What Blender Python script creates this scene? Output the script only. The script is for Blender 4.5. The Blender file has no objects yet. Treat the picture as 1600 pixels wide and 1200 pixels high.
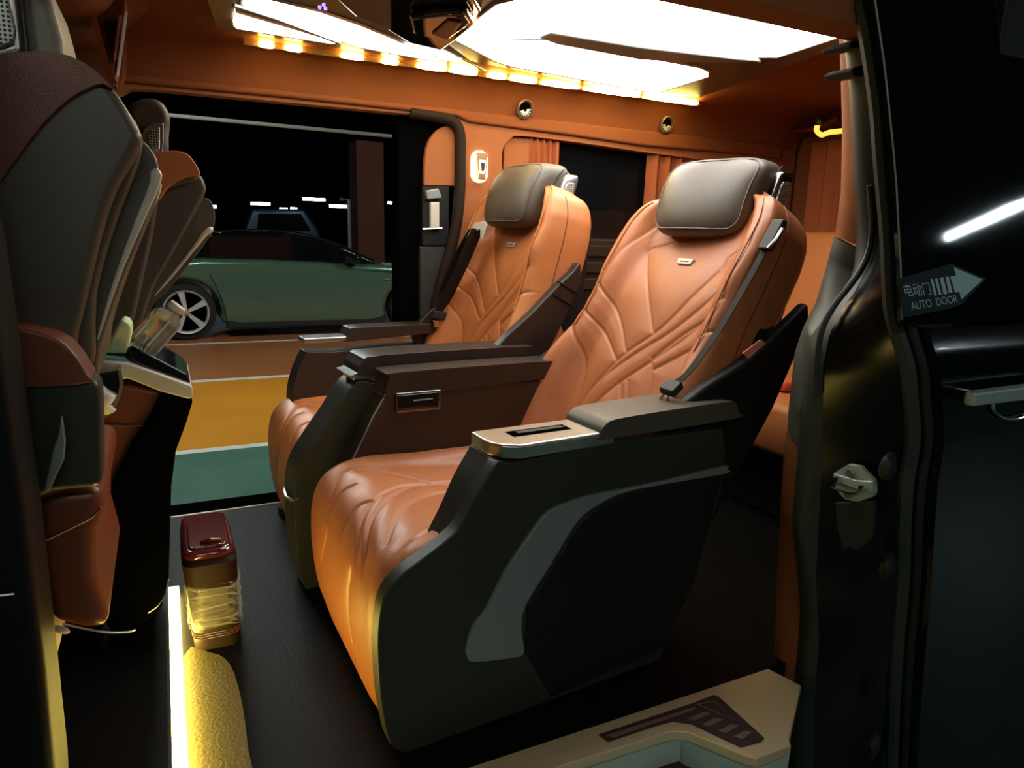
import bpy, bmesh, math, random
import numpy as np
from mathutils import Vector, Matrix
random.seed(7)
S = bpy.context.scene
COL = S.collection
# ---------------------------------------------------------------- camera, world, exposure
cam_d = bpy.data.cameras.new('camera'); cam = bpy.data.objects.new('camera', cam_d); COL.objects.link(cam)
cam_d.sensor_width = 36.0; cam_d.lens = 1095.0/1600*36.0; cam_d.clip_start = 0.05; cam_d.clip_end = 200
_x = Vector((2260, 170, -1095)).normalized(); _y = Vector((-550, 253, -1095)); _y = (_y - _x*_y.dot(_x)).normalized(); _z = _x.cross(_y)
W2C = Matrix((_x, _y, _z)).transposed()
cam.matrix_world = Matrix.Translation((0, 0, .95)) @ W2C.transposed().to_4x4()
S.camera = cam
w = bpy.data.worlds.new('world'); S.world = w; w.use_nodes = True
w.node_tree.nodes['Background'].inputs[0].default_value = (.10, .16, .17, 1)
w.node_tree.nodes['Background'].inputs[1].default_value = .02
S.view_settings.view_transform = 'Standard'; S.view_settings.look = 'None'
S.view_settings.gamma = 1; S.view_settings.use_curve_mapping = False
S.view_settings.exposure = 0.0
# ---------------------------------------------------------------- materials
def mat(name, col, rough=.5, metal=0, bump=None, emit=None, spec=.5, coat=0, trans=0, var=None, alpha=1):
    m = bpy.data.materials.new(name); m.use_nodes = True; nt = m.node_tree; b = nt.nodes['Principled BSDF']
    b.inputs['Base Color'].default_value = (*col, 1); b.inputs['Roughness'].default_value = rough
    b.inputs['Metallic'].default_value = metal; b.inputs['Specular IOR Level'].default_value = spec
    b.inputs['Coat Weight'].default_value = coat; b.inputs['Transmission Weight'].default_value = trans
    b.inputs['Alpha'].default_value = alpha
    tc = nt.nodes.new('ShaderNodeTexCoord')
    if var:
        sc, c2, lo, hi = var
        n = nt.nodes.new('ShaderNodeTexNoise'); n.inputs['Scale'].default_value = sc; n.inputs['Detail'].default_value = 5
        nt.links.new(tc.outputs['Object'], n.inputs['Vector'])
        r = nt.nodes.new('ShaderNodeValToRGB'); r.color_ramp.elements[0].position = lo; r.color_ramp.elements[1].position = hi
        r.color_ramp.elements[0].color = (*col, 1); r.color_ramp.elements[1].color = (*c2, 1)
        nt.links.new(n.outputs[0], r.inputs[0]); nt.links.new(r.outputs[0], b.inputs['Base Color'])
    if bump:
        sc, st = bump
        n = nt.nodes.new('ShaderNodeTexVoronoi' if sc > 300 else 'ShaderNodeTexNoise'); n.inputs['Scale'].default_value = sc
        nt.links.new(tc.outputs['Object'], n.inputs['Vector'])
        bp = nt.nodes.new('ShaderNodeBump'); bp.inputs['Strength'].default_value = st; bp.inputs['Distance'].default_value = .002
        nt.links.new(n.outputs[0], bp.inputs['Height']); nt.links.new(bp.outputs[0], b.inputs['Normal'])
    if emit:
        b.inputs['Emission Color'].default_value = (*emit[0], 1); b.inputs['Emission Strength'].default_value = emit[1]
    return m
M = dict(
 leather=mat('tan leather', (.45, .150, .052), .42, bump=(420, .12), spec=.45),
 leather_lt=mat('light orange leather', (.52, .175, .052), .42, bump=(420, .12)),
 leather_red=mat('red brown leather', (.17, .040, .018), .40, bump=(420, .12)),
 brown=mat('dark brown leather', (.026, .015, .009), .42, bump=(420, .12)),
 headrest=mat('taupe leather', (.085, .066, .046), .42, bump=(420, .10)),
 lthead=mat('garage lit olive leather', (.30, .30, .22), .5, bump=(420, .1)),  # greenish garage light on the near headrest is put into this colour
 shell=mat('olive charcoal shell', (.030, .031, .022), .42, bump=(600, .06), spec=.4),
 shell_dk=mat('black shell', (.009, .009, .0085), .55, spec=.25),
 trimgrey=mat('satin grey trim', (.26, .28, .26), .35, .3),
 silver=mat('brushed silver', (.55, .53, .48), .28, .9),
 chrome=mat('chrome', (.75, .72, .68), .12, 1),
 darkchrome=mat('dark chrome', (.25, .22, .19), .2, 1),
 brass=mat('brass edge', (.65, .38, .18), .25, .9),
 gloss=mat('gloss black', (.006, .006, .007), .06, spec=.6, coat=.6),
 paint=mat('black car paint', (.003, .005, .006), .14, spec=.35, coat=.25),
 glassblk=mat('dark tinted glass', (.004, .005, .006), .04, spec=.5),
 rubber=mat('black rubber', (.012, .013, .012), .6),
 rubber_ol=mat('olive grey seal', (.036, .043, .033), .5),
 oliveplas=mat('olive grey plastic', (.085, .085, .060), .5),
 headliner=mat('orange suede headliner', (.25, .078, .024), .85, bump=(900, .1), spec=.15),
 headdk=mat('brown suede headliner', (.20, .062, .026), .85, bump=(900, .1), spec=.15),
 walltan=mat('tan suede trim', (.34, .115, .038), .8, bump=(900, .08), spec=.2),
 panelframe=mat('bronze ceiling frame', (.22, .16, .09), .35, .35),
 curtain=mat('orange brown curtain', (.36, .10, .035), .8, spec=.15),
 vanfloor=mat('black vinyl floor', (.0042, .0042, .0036), .5, bump=(130, .4), spec=.10),
 sill=mat('champagne sill plate', (.72, .56, .32), .42, .25),
 stepmet=mat('grey green step metal', (.48, .58, .50), .4, .15),
 pad=mat('brown anti slip pad', (.045, .020, .012), .6),
 padbar=mat('beige rubber bar', (.20, .13, .095), .6),
 white_em=mat('lit diffuser', (.9, .9, .9), .5, emit=((1, .985, .94), 9.0)),
 yel_em=mat('warm led', (.9, .8, .5), .5, emit=((1, .70, .16), 55.0)),
 yel_em2=mat('floor led', (.9, .8, .5), .5, emit=((1, .74, .14), 45.0)),
 lamp_em=mat('lamp glow', (.9, .8, .7), .5, emit=((1, .72, .42), 5.0)),
 tube_em=mat('fluorescent tube', (.9, .9, .9), .5, emit=((.80, .95, 1.0), 26.0)),
 belt=mat('seat belt webbing', (.022, .019, .017), .75, bump=(700, .2), spec=.2),
 sofred=mat('red plastic', (.62, .10, .05), .4),
 green_floor=mat('green painted concrete', (.085, .20, .145), .35, var=(2.5, (.11, .25, .19), .35, .7)),
 orange_floor=mat('orange epoxy bay floor', (.80, .33, .02), .4, var=(1.2, (.66, .25, .02), .3, .75)),
 orange_floor2=mat('darker brown epoxy bay floor', (.50, .17, .045), .4, var=(1.2, (.40, .13, .04), .3, .75)),  # browner and darker than the orange bay in front of it
 white_line=mat('white floor paint', (.80, .80, .70), .6, var=(9, (.6, .6, .5), .5, .8)),
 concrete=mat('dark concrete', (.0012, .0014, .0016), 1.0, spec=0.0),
 satin=mat('pale satin trim', (.62, .58, .50), .35, .2),
 blackgap=mat('unlit black frame', (.002, .002, .002), .8, spec=.0),
 oliveplas2=mat('dark olive plastic', (.030, .030, .022), .55),
 tube_em3=mat('soft fluorescent tube', (.9, .9, .9), .5, emit=((.90, .97, .90), 50.0)),
 jambpaint=mat('black jamb paint', (.004, .005, .005), .22, spec=.3),
 striker=mat('zinc striker', (.42, .50, .44), .4, .3),
 filmfloor=mat('crinkled floor film', (.12, .100, .040), .5, bump=(150, .9), spec=.25),  # clear film; part of the led's yellow glow is put into its colour
 bronze=mat('bronze bezel', (.20, .13, .08), .4, .4),
 blackpil=mat('dark pillar', (.004, .005, .0055), .5, spec=.2),
 alloy=mat('alloy wheel', (.62, .62, .60), .4, .2),
 sealbr=mat('dark brown seal', (.020, .010, .005), .7, spec=.2),
 tube_em2=mat('bright fluorescent tube', (.9, .9, .9), .5, emit=((.90, .97, .92), 240.0)),
 col_or=mat('rust painted column', (.16, .05, .03), .8),
 carpaint=mat('green metallic car paint', (.10, .19, .135), .22, .35, coat=.6),
 tyre=mat('tyre rubber', (.008, .008, .008), .75),
 whitepl=mat('white plastic', (.75, .75, .70), .35),
 greenpack=mat('green packet', (.42, .75, .38), .4, var=(30, (.85, .90, .55), .4, .6)),
 tealpack=mat('teal packet', (.20, .42, .36), .4),
 redgloss=mat('maroon gloss plastic', (.085, .012, .010), .08, coat=.8),
 maroon=mat('maroon plastic', (.022, .008, .006), .6, spec=.15),
 film=mat('crinkled clear film', (.75, .72, .6), .15, trans=.0, alpha=.13, bump=(60, .9)),
 binmetal=mat('dark bin body', (.030, .018, .008), .4, .0, spec=.3),
 sticker=mat('pale blue print', (.42, .58, .64), .6, emit=((.42, .58, .64), .0)),
 stickbg=mat('dark teal sticker', (.008, .016, .018), .5, spec=.2),
 clear=mat('smoked clear plastic', (.75, .68, .52), .06, trans=.75, alpha=.9),
 mesh=mat('speaker mesh', (.45, .45, .40), .4, .7, bump=(250, .9)),
 yellowgrip=mat('self glowing yellow grip', (.85, .60, .10), .4, emit=((1, .65, .08), 1.2)),  # the handle is no lamp; its yellow light is put in as emission
 tag=mat('label cloth', (.80, .25, .16), .6),
)
def _holes(m, sc):
    nt = m.node_tree; b = nt.nodes['Principled BSDF']; tc = nt.nodes.new('ShaderNodeTexCoord'); v = nt.nodes.new('ShaderNodeTexVoronoi'); v.inputs['Scale'].default_value = sc; v.inputs['Randomness'].default_value = 0
    rp = nt.nodes.new('ShaderNodeValToRGB'); rp.color_ramp.elements[0].position = .30; rp.color_ramp.elements[1].position = .42
    rp.color_ramp.elements[0].color = (.02, .03, .03, 1); rp.color_ramp.elements[1].color = (.55, .56, .50, 1)
    nt.links.new(tc.outputs['Object'], v.inputs['Vector']); nt.links.new(v.outputs['Distance'], rp.inputs[0]); nt.links.new(rp.outputs[0], b.inputs['Base Color'])
_holes(M['mesh'], 170)
# ---------------------------------------------------------------- helpers
def obj(name, me, m=None, parent=None, smooth=True, bev=0, seg=2, loc=None, rot=None, ang=40):
    if smooth:
        for p in me.polygons: p.use_smooth = True
        me.set_sharp_from_angle(angle=math.radians(ang))
    o = bpy.data.objects.new(name, me); COL.objects.link(o)
    if m: me.materials.append(M[m] if isinstance(m, str) else m)
    if parent: o.parent = parent
    if loc is not None: o.location = loc
    if rot is not None: o.rotation_euler = rot
    if bev:
        b = o.modifiers.new('bevel', 'BEVEL'); b.width = bev; b.segments = seg; b.limit_method = 'ANGLE'
        b.angle_limit = math.radians(35); b.harden_normals = True
    return o
def thing(name, label, cat, loc=(0, 0, 0), rz=0, group=None):
    o = bpy.data.objects.new(name, None); COL.objects.link(o); o.location = loc; o.rotation_euler = (0, 0, rz)
    o.empty_display_size = .05
    o['label'] = label; o['category'] = cat
    if group: o['group'] = group
    return o
def tag(o, label, cat, group=None):
    o['label'] = label; o['category'] = cat
    if group: o['group'] = group
    return o
def struct(o, label=None, cat=None):
    o['kind'] = 'structure'
    if label: o['label'] = label; o['category'] = cat
    return o
def mesh(vs, fs, name='m'):
    me = bpy.data.meshes.new(name); me.from_pydata([tuple(map(float, v)) for v in vs], [], fs); me.validate(); me.update()
    bm = bmesh.new(); bm.from_mesh(me); bmesh.ops.recalc_face_normals(bm, faces=bm.faces); bm.to_mesh(me); bm.free()
    return me
def cr(pts, n=6, closed=False):
    P = [np.array(p, float) for p in pts]; out = []; N = len(P)
    rng = range(N if closed else N-1)
    for i in rng:
        p0 = P[(i-1) % N] if (closed or i > 0) else 2*P[0]-P[1]
        p1 = P[i]; p2 = P[(i+1) % N]
        p3 = P[(i+2) % N] if (closed or i+2 < N) else 2*P[-1]-P[-2]
        for k in range(n):
            t = k/n; out.append(.5*((2*p1)+(-p0+p2)*t+(2*p0-5*p1+4*p2-p3)*t*t+(-p0+3*p1-3*p2+p3)*t**3))
    if not closed: out.append(P[-1])
    return out
def prism(poly, a, b, axis='y'):
    """extrude a polygon given in the two other axes between a and b along axis"""
    def v(p, d):
        if axis == 'y': return (p[0], d, p[1])
        if axis == 'x': return (d, p[0], p[1])
        return (p[0], p[1], d)
    n = len(poly); vs = [v(p, a) for p in poly]+[v(p, b) for p in poly]
    fs = [list(range(n)), list(range(n, 2*n))[::-1]]+[[i, (i+1) % n, (i+1) % n+n, i+n] for i in range(n)]
    return mesh(vs, fs)
def box(x0, x1, y0, y1, z0, z1): return prism([(x0, y0), (x1, y0), (x1, y1), (x0, y1)], z0, z1, 'z')
def obox(c, ux, uy, uz):
    c, ux, uy, uz = map(Vector, (c, ux, uy, uz)); vs = []
    for i in (-1, 1):
        for j in (-1, 1):
            for k in (-1, 1): vs.append(c+ux*i+uy*j+uz*k)
    return mesh(vs, [[0, 1, 3, 2], [4, 5, 7, 6], [0, 1, 5, 4], [2, 3, 7, 6], [0, 2, 6, 4], [1, 3, 7, 5]])
def tube(pts, r, n=8, closed=False, rfn=None):
    P = [Vector(p) for p in pts]; vs = []; fs = []; N = len(P); up = Vector((0, 0, 1))
    prev = None
    for i, p in enumerate(P):
        a = P[(i-1) % N] if (closed or i) else p; b = P[(i+1) % N] if (closed or i < N-1) else p
        t = (b-a).normalized()
        if prev is None: s = t.cross(up) if abs(t.z) < .95 else t.cross(Vector((1, 0, 0)))
        else: s = prev - t*prev.dot(t)
        s.normalize(); prev = s; q = t.cross(s)
        rr = rfn(i/(N-1)) if rfn else r
        for k in range(n):
            an = 2*math.pi*k/n; vs.append(p+s*math.cos(an)*rr+q*math.sin(an)*rr)
    for i in range(N if closed else N-1):
        for k in range(n):
            j = (i+1) % N; fs.append([i*n+k, i*n+(k+1) % n, j*n+(k+1) % n, j*n+k])
    if not closed: fs += [list(range(n))[::-1], [(N-1)*n+k for k in range(n)]]
    return mesh(vs, fs)
def ribbon(pts, width, thick=.0015, wdir=(0, 1, 0)):
    P = [Vector(p) for p in pts]; vs = []; fs = []; wd = Vector(wdir).normalized()
    for i, p in enumerate(P):
        t = (P[min(i+1, len(P)-1)]-P[max(i-1, 0)]).normalized(); s = (wd-t*wd.dot(t)).normalized(); q = t.cross(s)
        for a, b in ((-1, -1), (1, -1), (1, 1), (-1, 1)): vs.append(p+s*a*width/2+q*b*thick/2)
    for i in range(len(P)-1):
        for k in range(4): fs.append([i*4+k, i*4+(k+1) % 4, (i+1)*4+(k+1) % 4, (i+1)*4+k])
    fs += [[0, 1, 2, 3], [len(P)*4-4+k for k in range(4)]]
    return mesh(vs, fs)
def superell(sx, sy, sz, e1=.4, e2=.4, nu=40, nv=24, f=None):
    sg = lambda c, e: math.copysign(abs(c)**e, c); vs = []; fs = []
    for j in range(nv+1):
        ph = -math.pi/2+math.pi*j/nv
        for i in range(nu):
            th = 2*math.pi*i/nu
            p = [sx*sg(math.cos(ph), e1)*sg(math.cos(th), e2), sy*sg(math.cos(ph), e1)*sg(math.sin(th), e2), sz*sg(math.sin(ph), e1)]
            vs.append(f(*p) if f else p)
    for j in range(nv):
        for i in range(nu): fs.append([j*nu+i, j*nu+(i+1) % nu, (j+1)*nu+(i+1) % nu, (j+1)*nu+i])
    me = bpy.data.meshes.new('m'); me.from_pydata([tuple(v) for v in vs], [], fs)
    bm = bmesh.new(); bm.from_mesh(me); bmesh.ops.remove_doubles(bm, verts=bm.verts, dist=1e-5); bmesh.ops.recalc_face_normals(bm, faces=bm.faces); bm.to_mesh(me); bm.free()
    return me
def lathe(prof, n=24, f=None, caps=True):
    vs = []; fs = []
    for r, h in prof:
        for k in range(n):
            a = 2*math.pi*k/n; p = (r*math.cos(a), r*math.sin(a), h); vs.append(f(*p) if f else p)
    for i in range(len(prof)-1):
        for k in range(n): fs.append([i*n+k, i*n+(k+1) % n, (i+1)*n+(k+1) % n, (i+1)*n+k])
    if caps: fs += [list(range(n))[::-1], [(len(prof)-1)*n+k for k in range(n)]]
    return mesh(vs, fs)
def plate(outer, holes, a, b, axis='y'):
    """plate with holes, extruded along axis"""
    cu = bpy.data.curves.new('c', 'CURVE'); cu.dimensions = '2D'; cu.fill_mode = 'BOTH'; cu.extrude = abs(b-a)/2
    for poly in [outer]+holes:
        sp = cu.splines.new('POLY'); sp.points.add(len(poly)-1)
        for q, p in zip(sp.points, poly): q.co = (p[0], p[1], 0, 1)
        sp.use_cyclic_u = True
    o = bpy.data.objects.new('c', cu); COL.objects.link(o)
    me = bpy.data.meshes.new_from_object(o.evaluated_get(bpy.context.evaluated_depsgraph_get()))
    bpy.data.objects.remove(o); c = (a+b)/2
    for v in me.vertices:
        x, y, z = v.co
        v.co = (x, c+z, y) if axis == 'y' else ((c+z, x, y) if axis == 'x' else (x, y, c+z))
    bm = bmesh.new(); bm.from_mesh(me); bmesh.ops.remove_doubles(bm, verts=bm.verts, dist=1e-5); bmesh.ops.recalc_face_normals(bm, faces=bm.faces); bm.to_mesh(me); bm.free()
    return me
def text_mesh(s, size, ext=.0004, sx=1):
    cu = bpy.data.curves.new('t', 'FONT'); cu.body = s; cu.size = size; cu.extrude = ext
    o = bpy.data.objects.new('t', cu); COL.objects.link(o)
    me = bpy.data.meshes.new_from_object(o.evaluated_get(bpy.context.evaluated_depsgraph_get())); bpy.data.objects.remove(o)
    for v in me.vertices: v.co.x *= sx
    return me
def interp(t, xs, ys): return np.interp(t, xs, ys)
def rrect(x0, x1, z0, z1, r, n=5):
    out = []
    for cx, cz, a0 in ((x1-r, z1-r, 0), (x0+r, z1-r, 90), (x0+r, z0+r, 180), (x1-r, z0+r, 270)):
        for k in range(n+1):
            a = math.radians(a0+90*k/n); out.append((cx+r*math.cos(a), cz+r*math.sin(a)))
    return out

# ================================================================= SETTING: the garage
struct(obj('floor_green_lane', box(-30, 30, -30, 4.60, -.55, -.45), 'green_floor', smooth=False), 'green painted concrete lane beside the van', 'floor')
struct(obj('floor_orange_bay', box(-30, 30, 4.68, 6.77, -.55, -.4501), 'orange_floor', smooth=False))
struct(obj('floor_brown_bay', box(-30, 30, 6.87, 40, -.55, -.4501), 'orange_floor2', smooth=False))
for y0, y1 in ((4.60, 4.68), (6.77, 6.87)):
    struct(obj('trim_bay_line', box(-30, 30, y0, y1, -.55, -.449), 'white_line', smooth=False))
tag(obj('bay_line', box(-6, 12, 8.98, 9.06, -.4501, -.447), 'white_line', smooth=False), 'thin white painted line running under the green sedan', 'floor line')
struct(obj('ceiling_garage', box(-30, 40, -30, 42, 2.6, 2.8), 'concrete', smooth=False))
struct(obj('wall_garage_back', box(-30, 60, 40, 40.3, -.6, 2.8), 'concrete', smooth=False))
# column at back
c = [(3.47,14,-0.096),(3.966,14,-0.098),(3.984,14,1.657)]
tag(obj('garage_column', box(c[0][0], c[1][0]+.05, 14, 14.6, -.45, 2.6), 'col_or', smooth=False, bev=.02), 'rust coloured square column standing behind the green sedan', 'column')
pp = tube([(c[0][0]-.35, 13.2, -.45), (c[0][0]-.35, 13.2, 1.45), (c[0][0]-.5, 13.2, 1.45)], .035, 8)
tag(obj('bent_pipe', pp, 'trimgrey'), 'thin grey pipe with a bent top in front of the rust column', 'pipe')
def tube_light(name, p0, p1, label, r=.06, m='tube_em', group=None):
    t = thing(name, label, 'ceiling light', ((p0[0]+p1[0])/2, (p0[1]+p1[1])/2, p0[2]), 0, group)
    o = Vector(t.location); a = Vector(p0)-o; b = Vector(p1)-o
    d = (b-a).normalized()
    obj('lamp_tube', tube([a, b], r, 8), m, t)
    obj('hanger', tube([(0, 0, r), (0, 0, 2.6-t.location.z)], .012, 6), 'concrete', t)
    obj('lamp_housing', obox((a+b)/2+Vector((0, 0, r*1.5)), d*((b-a).length/2+.01), d.cross(Vector((0, 0, 1)))*r*1.3, (0, 0, r*.5)), 'concrete', t)
    return t
far_l = [("the short dash just above the front passenger seat", (325, 323), (338, 323), 22), ("the second dash, right of the front passenger seat", (392, 319), (422, 318), 22),
         ("the brightest and highest dash", (473, 312), (508, 311), 22), ("the dash right of the highest one", (515, 323), (548, 322), 20),
         ("the tiny dot left of the pair under the highest dash", (437, 326.5), (449, 326.5), 30), ("the tiny dot right of the pair under the highest dash", (454, 326), (464, 326), 30),
         ("the left one of two dots beside the far sliding door", (606, 317), (613, 317), 26), ("the right one of two dots beside the far sliding door", (616, 317), (625, 317), 26)]
FL = [[(1.234,22,1.411),(1.45,22,1.42)], [(2.376,22,1.529),(2.905,22,1.57)], [(3.834,22,1.72),(4.49,22,1.769)], [(4.197,20,1.496),(4.778,20,1.537)],
      [(4.319,30,1.6),(4.615,30,1.612)], [(4.74,30,1.629),(4.99,30,1.639)], [(7.588,26,1.885),(7.758,26,1.892)], [(7.831,26,1.895),(8.052,26,1.905)]]
for (lab, a, b, yy), (p0, p1) in zip(far_l, FL):
    z = (p0[2]+p1[2])/2
    tube_light('garage_light', (p0[0], p0[1], z), (p1[0], p1[1], z), 'far white garage ceiling tube, '+lab, .04, group=None)
q = [(-0.293,7.5,1.912),(4.485,7.5,1.887)]
tag(obj('ceiling_pipe', tube([tuple(q[0]), tuple(q[1])], .018, 8), 'trimgrey'), 'thin grey pipe running along the dark garage ceiling', 'pipe')
bc = [(2.315,24,1.318),(4.709,24,0.999)]
t = thing('parked_van', 'dim blue grey van parked far behind the green sedan roof', 'vehicle', ((bc[0][0]+bc[1][0])/2, 24, -.45))
hl = abs(bc[1][0]-bc[0][0])/2
mm = mat('dull blue paint', (.015, .045, .09), .3)
obj('body', prism([(-hl, .3), (-hl, 1.1), (-hl*.75, 1.9), (hl*.6, 1.95), (hl, 1.2), (hl, .3)], 0, 1.8), mm, t, bev=.1)
obj('window', prism([(-hl*.65, 1.2), (-hl*.6, 1.75), (hl*.5, 1.8), (hl*.75, 1.25)], -.02, .0), 'glassblk', t)
for sx in (-.6, .6): obj('wheel', lathe([(.1, -.1), (.34, -.1), (.36, 0), (.34, .1), (.1, .1)], 20, lambda x, y, z: (x+sx*hl, z+.05, y+.35)), 'tyre', t)

# ================================================================= the green sedan
Y0 = 9.35
car = thing('green_sedan', 'muted green fastback sedan parked beyond the open far door', 'car', (1.6, Y0, -.45))
def cx(p): return [(a-1.6, b+.45) for a, b in p]
body = cx([(-0.565,0.042),(-0.445,0.321),(-0.103,0.47),(0.418,0.535),(1.19,0.527),(1.985,0.493),(2.668,0.472),(3.494,0.389),(4.185,0.198),(4.501,-0.039),(4.531,-0.324),(4.199,-0.39)])
def arch(px, n=9, r=.40):
    cxx, zz = px; return [(cxx+r*math.cos(a), max(zz+r*math.sin(a), .19)) for a in np.linspace(-.35, math.pi+.35, n)]
wc = cx([(0.208,-0.126),(3.082,-0.087)])
wz = .345
body_poly = [body[0]]+body[1:]+arch((wc[1][0], wz), 11)+[(wc[1][0]-.6, .16), (wc[0][0]+.6, .16)]+arch((wc[0][0], wz), 11)+[(body[0][0], .3)]
obj('body', prism(body_poly, 0, 1.9), 'carpaint', car, bev=.07, seg=4)
roof = cx([(-0.277,0.456),(0.061,0.665),(0.41,0.81),(0.892,0.869),(1.395,0.874),(1.837,0.804),(2.256,0.661),(2.605,0.511),(2.649,0.424),(-0.282,0.395)])
obj('roof', prism(roof, .28, 1.62), 'glassblk', car, bev=.08, seg=3)
rl = [(a, .27, b+.012) for a, b in cr(roof[:8], 4)]
obj('roof_rail', tube(rl, .014, 6), 'darkchrome', car)
win = cx([(-0.031,0.549),(0.261,0.707),(0.628,0.8),(1.314,0.832),(1.795,0.753),(2.169,0.601),(2.384,0.492),(1.066,0.514),(0.036,0.512)])
obj('side_window', prism(win, .255, .285), 'glassblk', car)
obj('sill_trim', box(wc[0][0]+.45, wc[1][0]-.45, .01, .1, .12, .24), 'rubber', car, bev=.02)
for sx, q in ((0, wc[0]), (1, wc[1])):
    wl = obj('wheel', lathe([(.02, -.10), (.24, -.10), (.335, -.09), (.345, -.04), (.345, .10), (.30, .11)], 36, lambda x, y, z: (x+q[0], z+.09, y+wz)), 'tyre', car)
    rim = lathe([(.235, .0), (.25, -.03), (.262, -.035), (.262, 0)], 36, lambda x, y, z: (x+q[0], z-.012, y+wz))
    obj('rim', rim, 'alloy', wl)
    for k in range(5):
        a = math.radians(k*72+24); d = Vector((math.cos(a), 0, math.sin(a))); s = Vector((-d.z, 0, d.x))
        c0 = Vector((q[0], -.03, wz))
        pts = [c0+d*.03+s*.018, c0+d*.24+s*.055, c0+d*.25-s*.02, c0+d*.03-s*.018]
        vs = pts+[p+Vector((0, .03, 0)) for p in pts]
        obj('spoke', mesh(vs, [[0, 1, 2, 3], [7, 6, 5, 4], [0, 1, 5, 4], [1, 2, 6, 5], [2, 3, 7, 6], [3, 0, 4, 7]]), 'alloy', wl, smooth=False)
    obj('hub_cap', lathe([(.001, -.03), (.035, -.03), (.04, .02)], 16, lambda x, y, z: (x+q[0], z-.025, y+wz)), 'chrome', wl)
seam = cx([(0.5,0.351),(0.607,0.062),(0.671,-0.256)])
obj('door_seam', tube([(a, -.002, b) for a, b in cr(seam, 4)], .006, 5), 'rubber', car)
mir = cx([(2.218,0.527)])
obj('mirror', superell(.12, .07, .06, .6, .6, 20, 12, lambda x, y, z: (x+mir[0][0], y-.08, z+mir[0][1]+.02)), 'glassblk', car)
dh = cx([(2.667,0.276),(2.818,0.275)])
obj('door_handle', box(dh[0][0], dh[1][0], -.015, .01, dh[0][1]-.012, dh[0][1]+.012), 'carpaint', car, bev=.006)

# ================================================================= SETTING: van shell
# floor: rear deck and front deck
struct(obj('floor', box(-.045, 2.6, 1.006, 2.44, -.04, 0), 'vanfloor', smooth=False))
struct(obj('floor_front', box(-1.6, -.045, 1.006, 2.44, -.04, .034), 'vanfloor', smooth=False))
# ceiling with coved side
cove = cr([(.95, 1.30), (.99, 1.40), (1.10, 1.475), (1.30, 1.50), (2.10, 1.50), (2.30, 1.475), (2.385, 1.425), (2.42, 1.345)], 5)
outl = [tuple(p) for p in cove]+[(2.50, 1.345), (2.50, 1.60), (.88, 1.60), (.88, 1.30)]
struct(obj('ceiling', prism(outl, -.13, 2.6, 'x'), 'headliner', smooth=True))
# front bulkhead: the headliner comes down ahead of the light panel
bk = [(-1.2, 1.0), (-.9, 1.30), (-.45, 1.36), (-.13, 1.40), (-.05, 1.46), (.02, 1.50), (.02, 1.60), (-1.2, 1.60)]
struct(obj('ceiling_front', prism([tuple(p) for p in cr(bk[:6], 4)]+bk[6:], .9, 2.5, 'y'), 'headdk'))
# far wall
def R(p): return [tuple(q) for q in p]
open_poly = [(-1.4, -.02), (-1.4, 1.2)]+[(-0.103,1.26),(-0.083,1.3),(-0.049,1.322),(0.009,1.327),(0.386,1.33),(0.807,1.333),(0.919,1.329),(0.955,1.311),(0.977,1.279),(0.988,1.219),(0.987,1.087),(0.967,0.952),(0.928,0.86),(0.905,0.768)]+[(.93, .40), (.93, -.02)]
win_poly = [(1.153,1.095),(1.135,1.185),(1.138,1.248),(1.166,1.283),(1.212,1.298),(1.445,1.294),(1.776,1.281),(2.365,1.259),(2.427,1.228),(2.474,0.893)]+[(1.185,0.911)]
wall = plate([(-1.6, -.04), (-1.6, 1.40), (2.6, 1.40), (2.6, -.04), (.931, -.04), (.931, -.03)], [], 2.44, 2.46) if False else None
outer = [(-1.6, 1.40), (2.6, 1.40), (2.6, -.04), (.93, -.04)]+open_poly[::-1][1:-1]+[(-1.6, 1.2)]
struct(obj('wall_right', plate(outer, [R(cr(win_poly, 3, True))], 2.42, 2.47), 'walltan'))
# header band over the openings (slightly proud, orange)
hd = [(-0.056,1.337),(0.384,1.342),(0.801,1.342),(0.951,1.34),(1,1.325),(1.432,1.314),(1.759,1.302),(2.376,1.31)]
hd2 = [(-1.0, 1.30)]+hd+[(2.5, 1.30), (2.5, 1.362), (-1.0, 1.362)]
struct(obj('trim_header', prism(hd2, 2.404, 2.425), 'headliner', bev=.010, seg=4))
# window glass + brown lower panel
struct(obj('window_rear_side', box(1.08, 2.5, 2.475, 2.485, .7, 1.34), 'glassblk', smooth=False))
lp = [(1.395,0.935),(1.79,0.943),(2.467,0.936)]
t = thing('side_panel', 'dark brown ribbed lower side panel behind the far captain seat', 'wall panel', (1.3, 2.40, 0))
obj('panel', box(-.20, 1.2, 0, .02, .02, .935), 'brown', t, bev=.01)
for z in (.865, .80, .735): obj('rib', box(.02, 1.1, -.012, .004, z, z+.045), 'brown', t, bev=.006)
obj('recess', box(.06, .5, -.004, .004, .66, .72), 'shell_dk', t)
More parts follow.
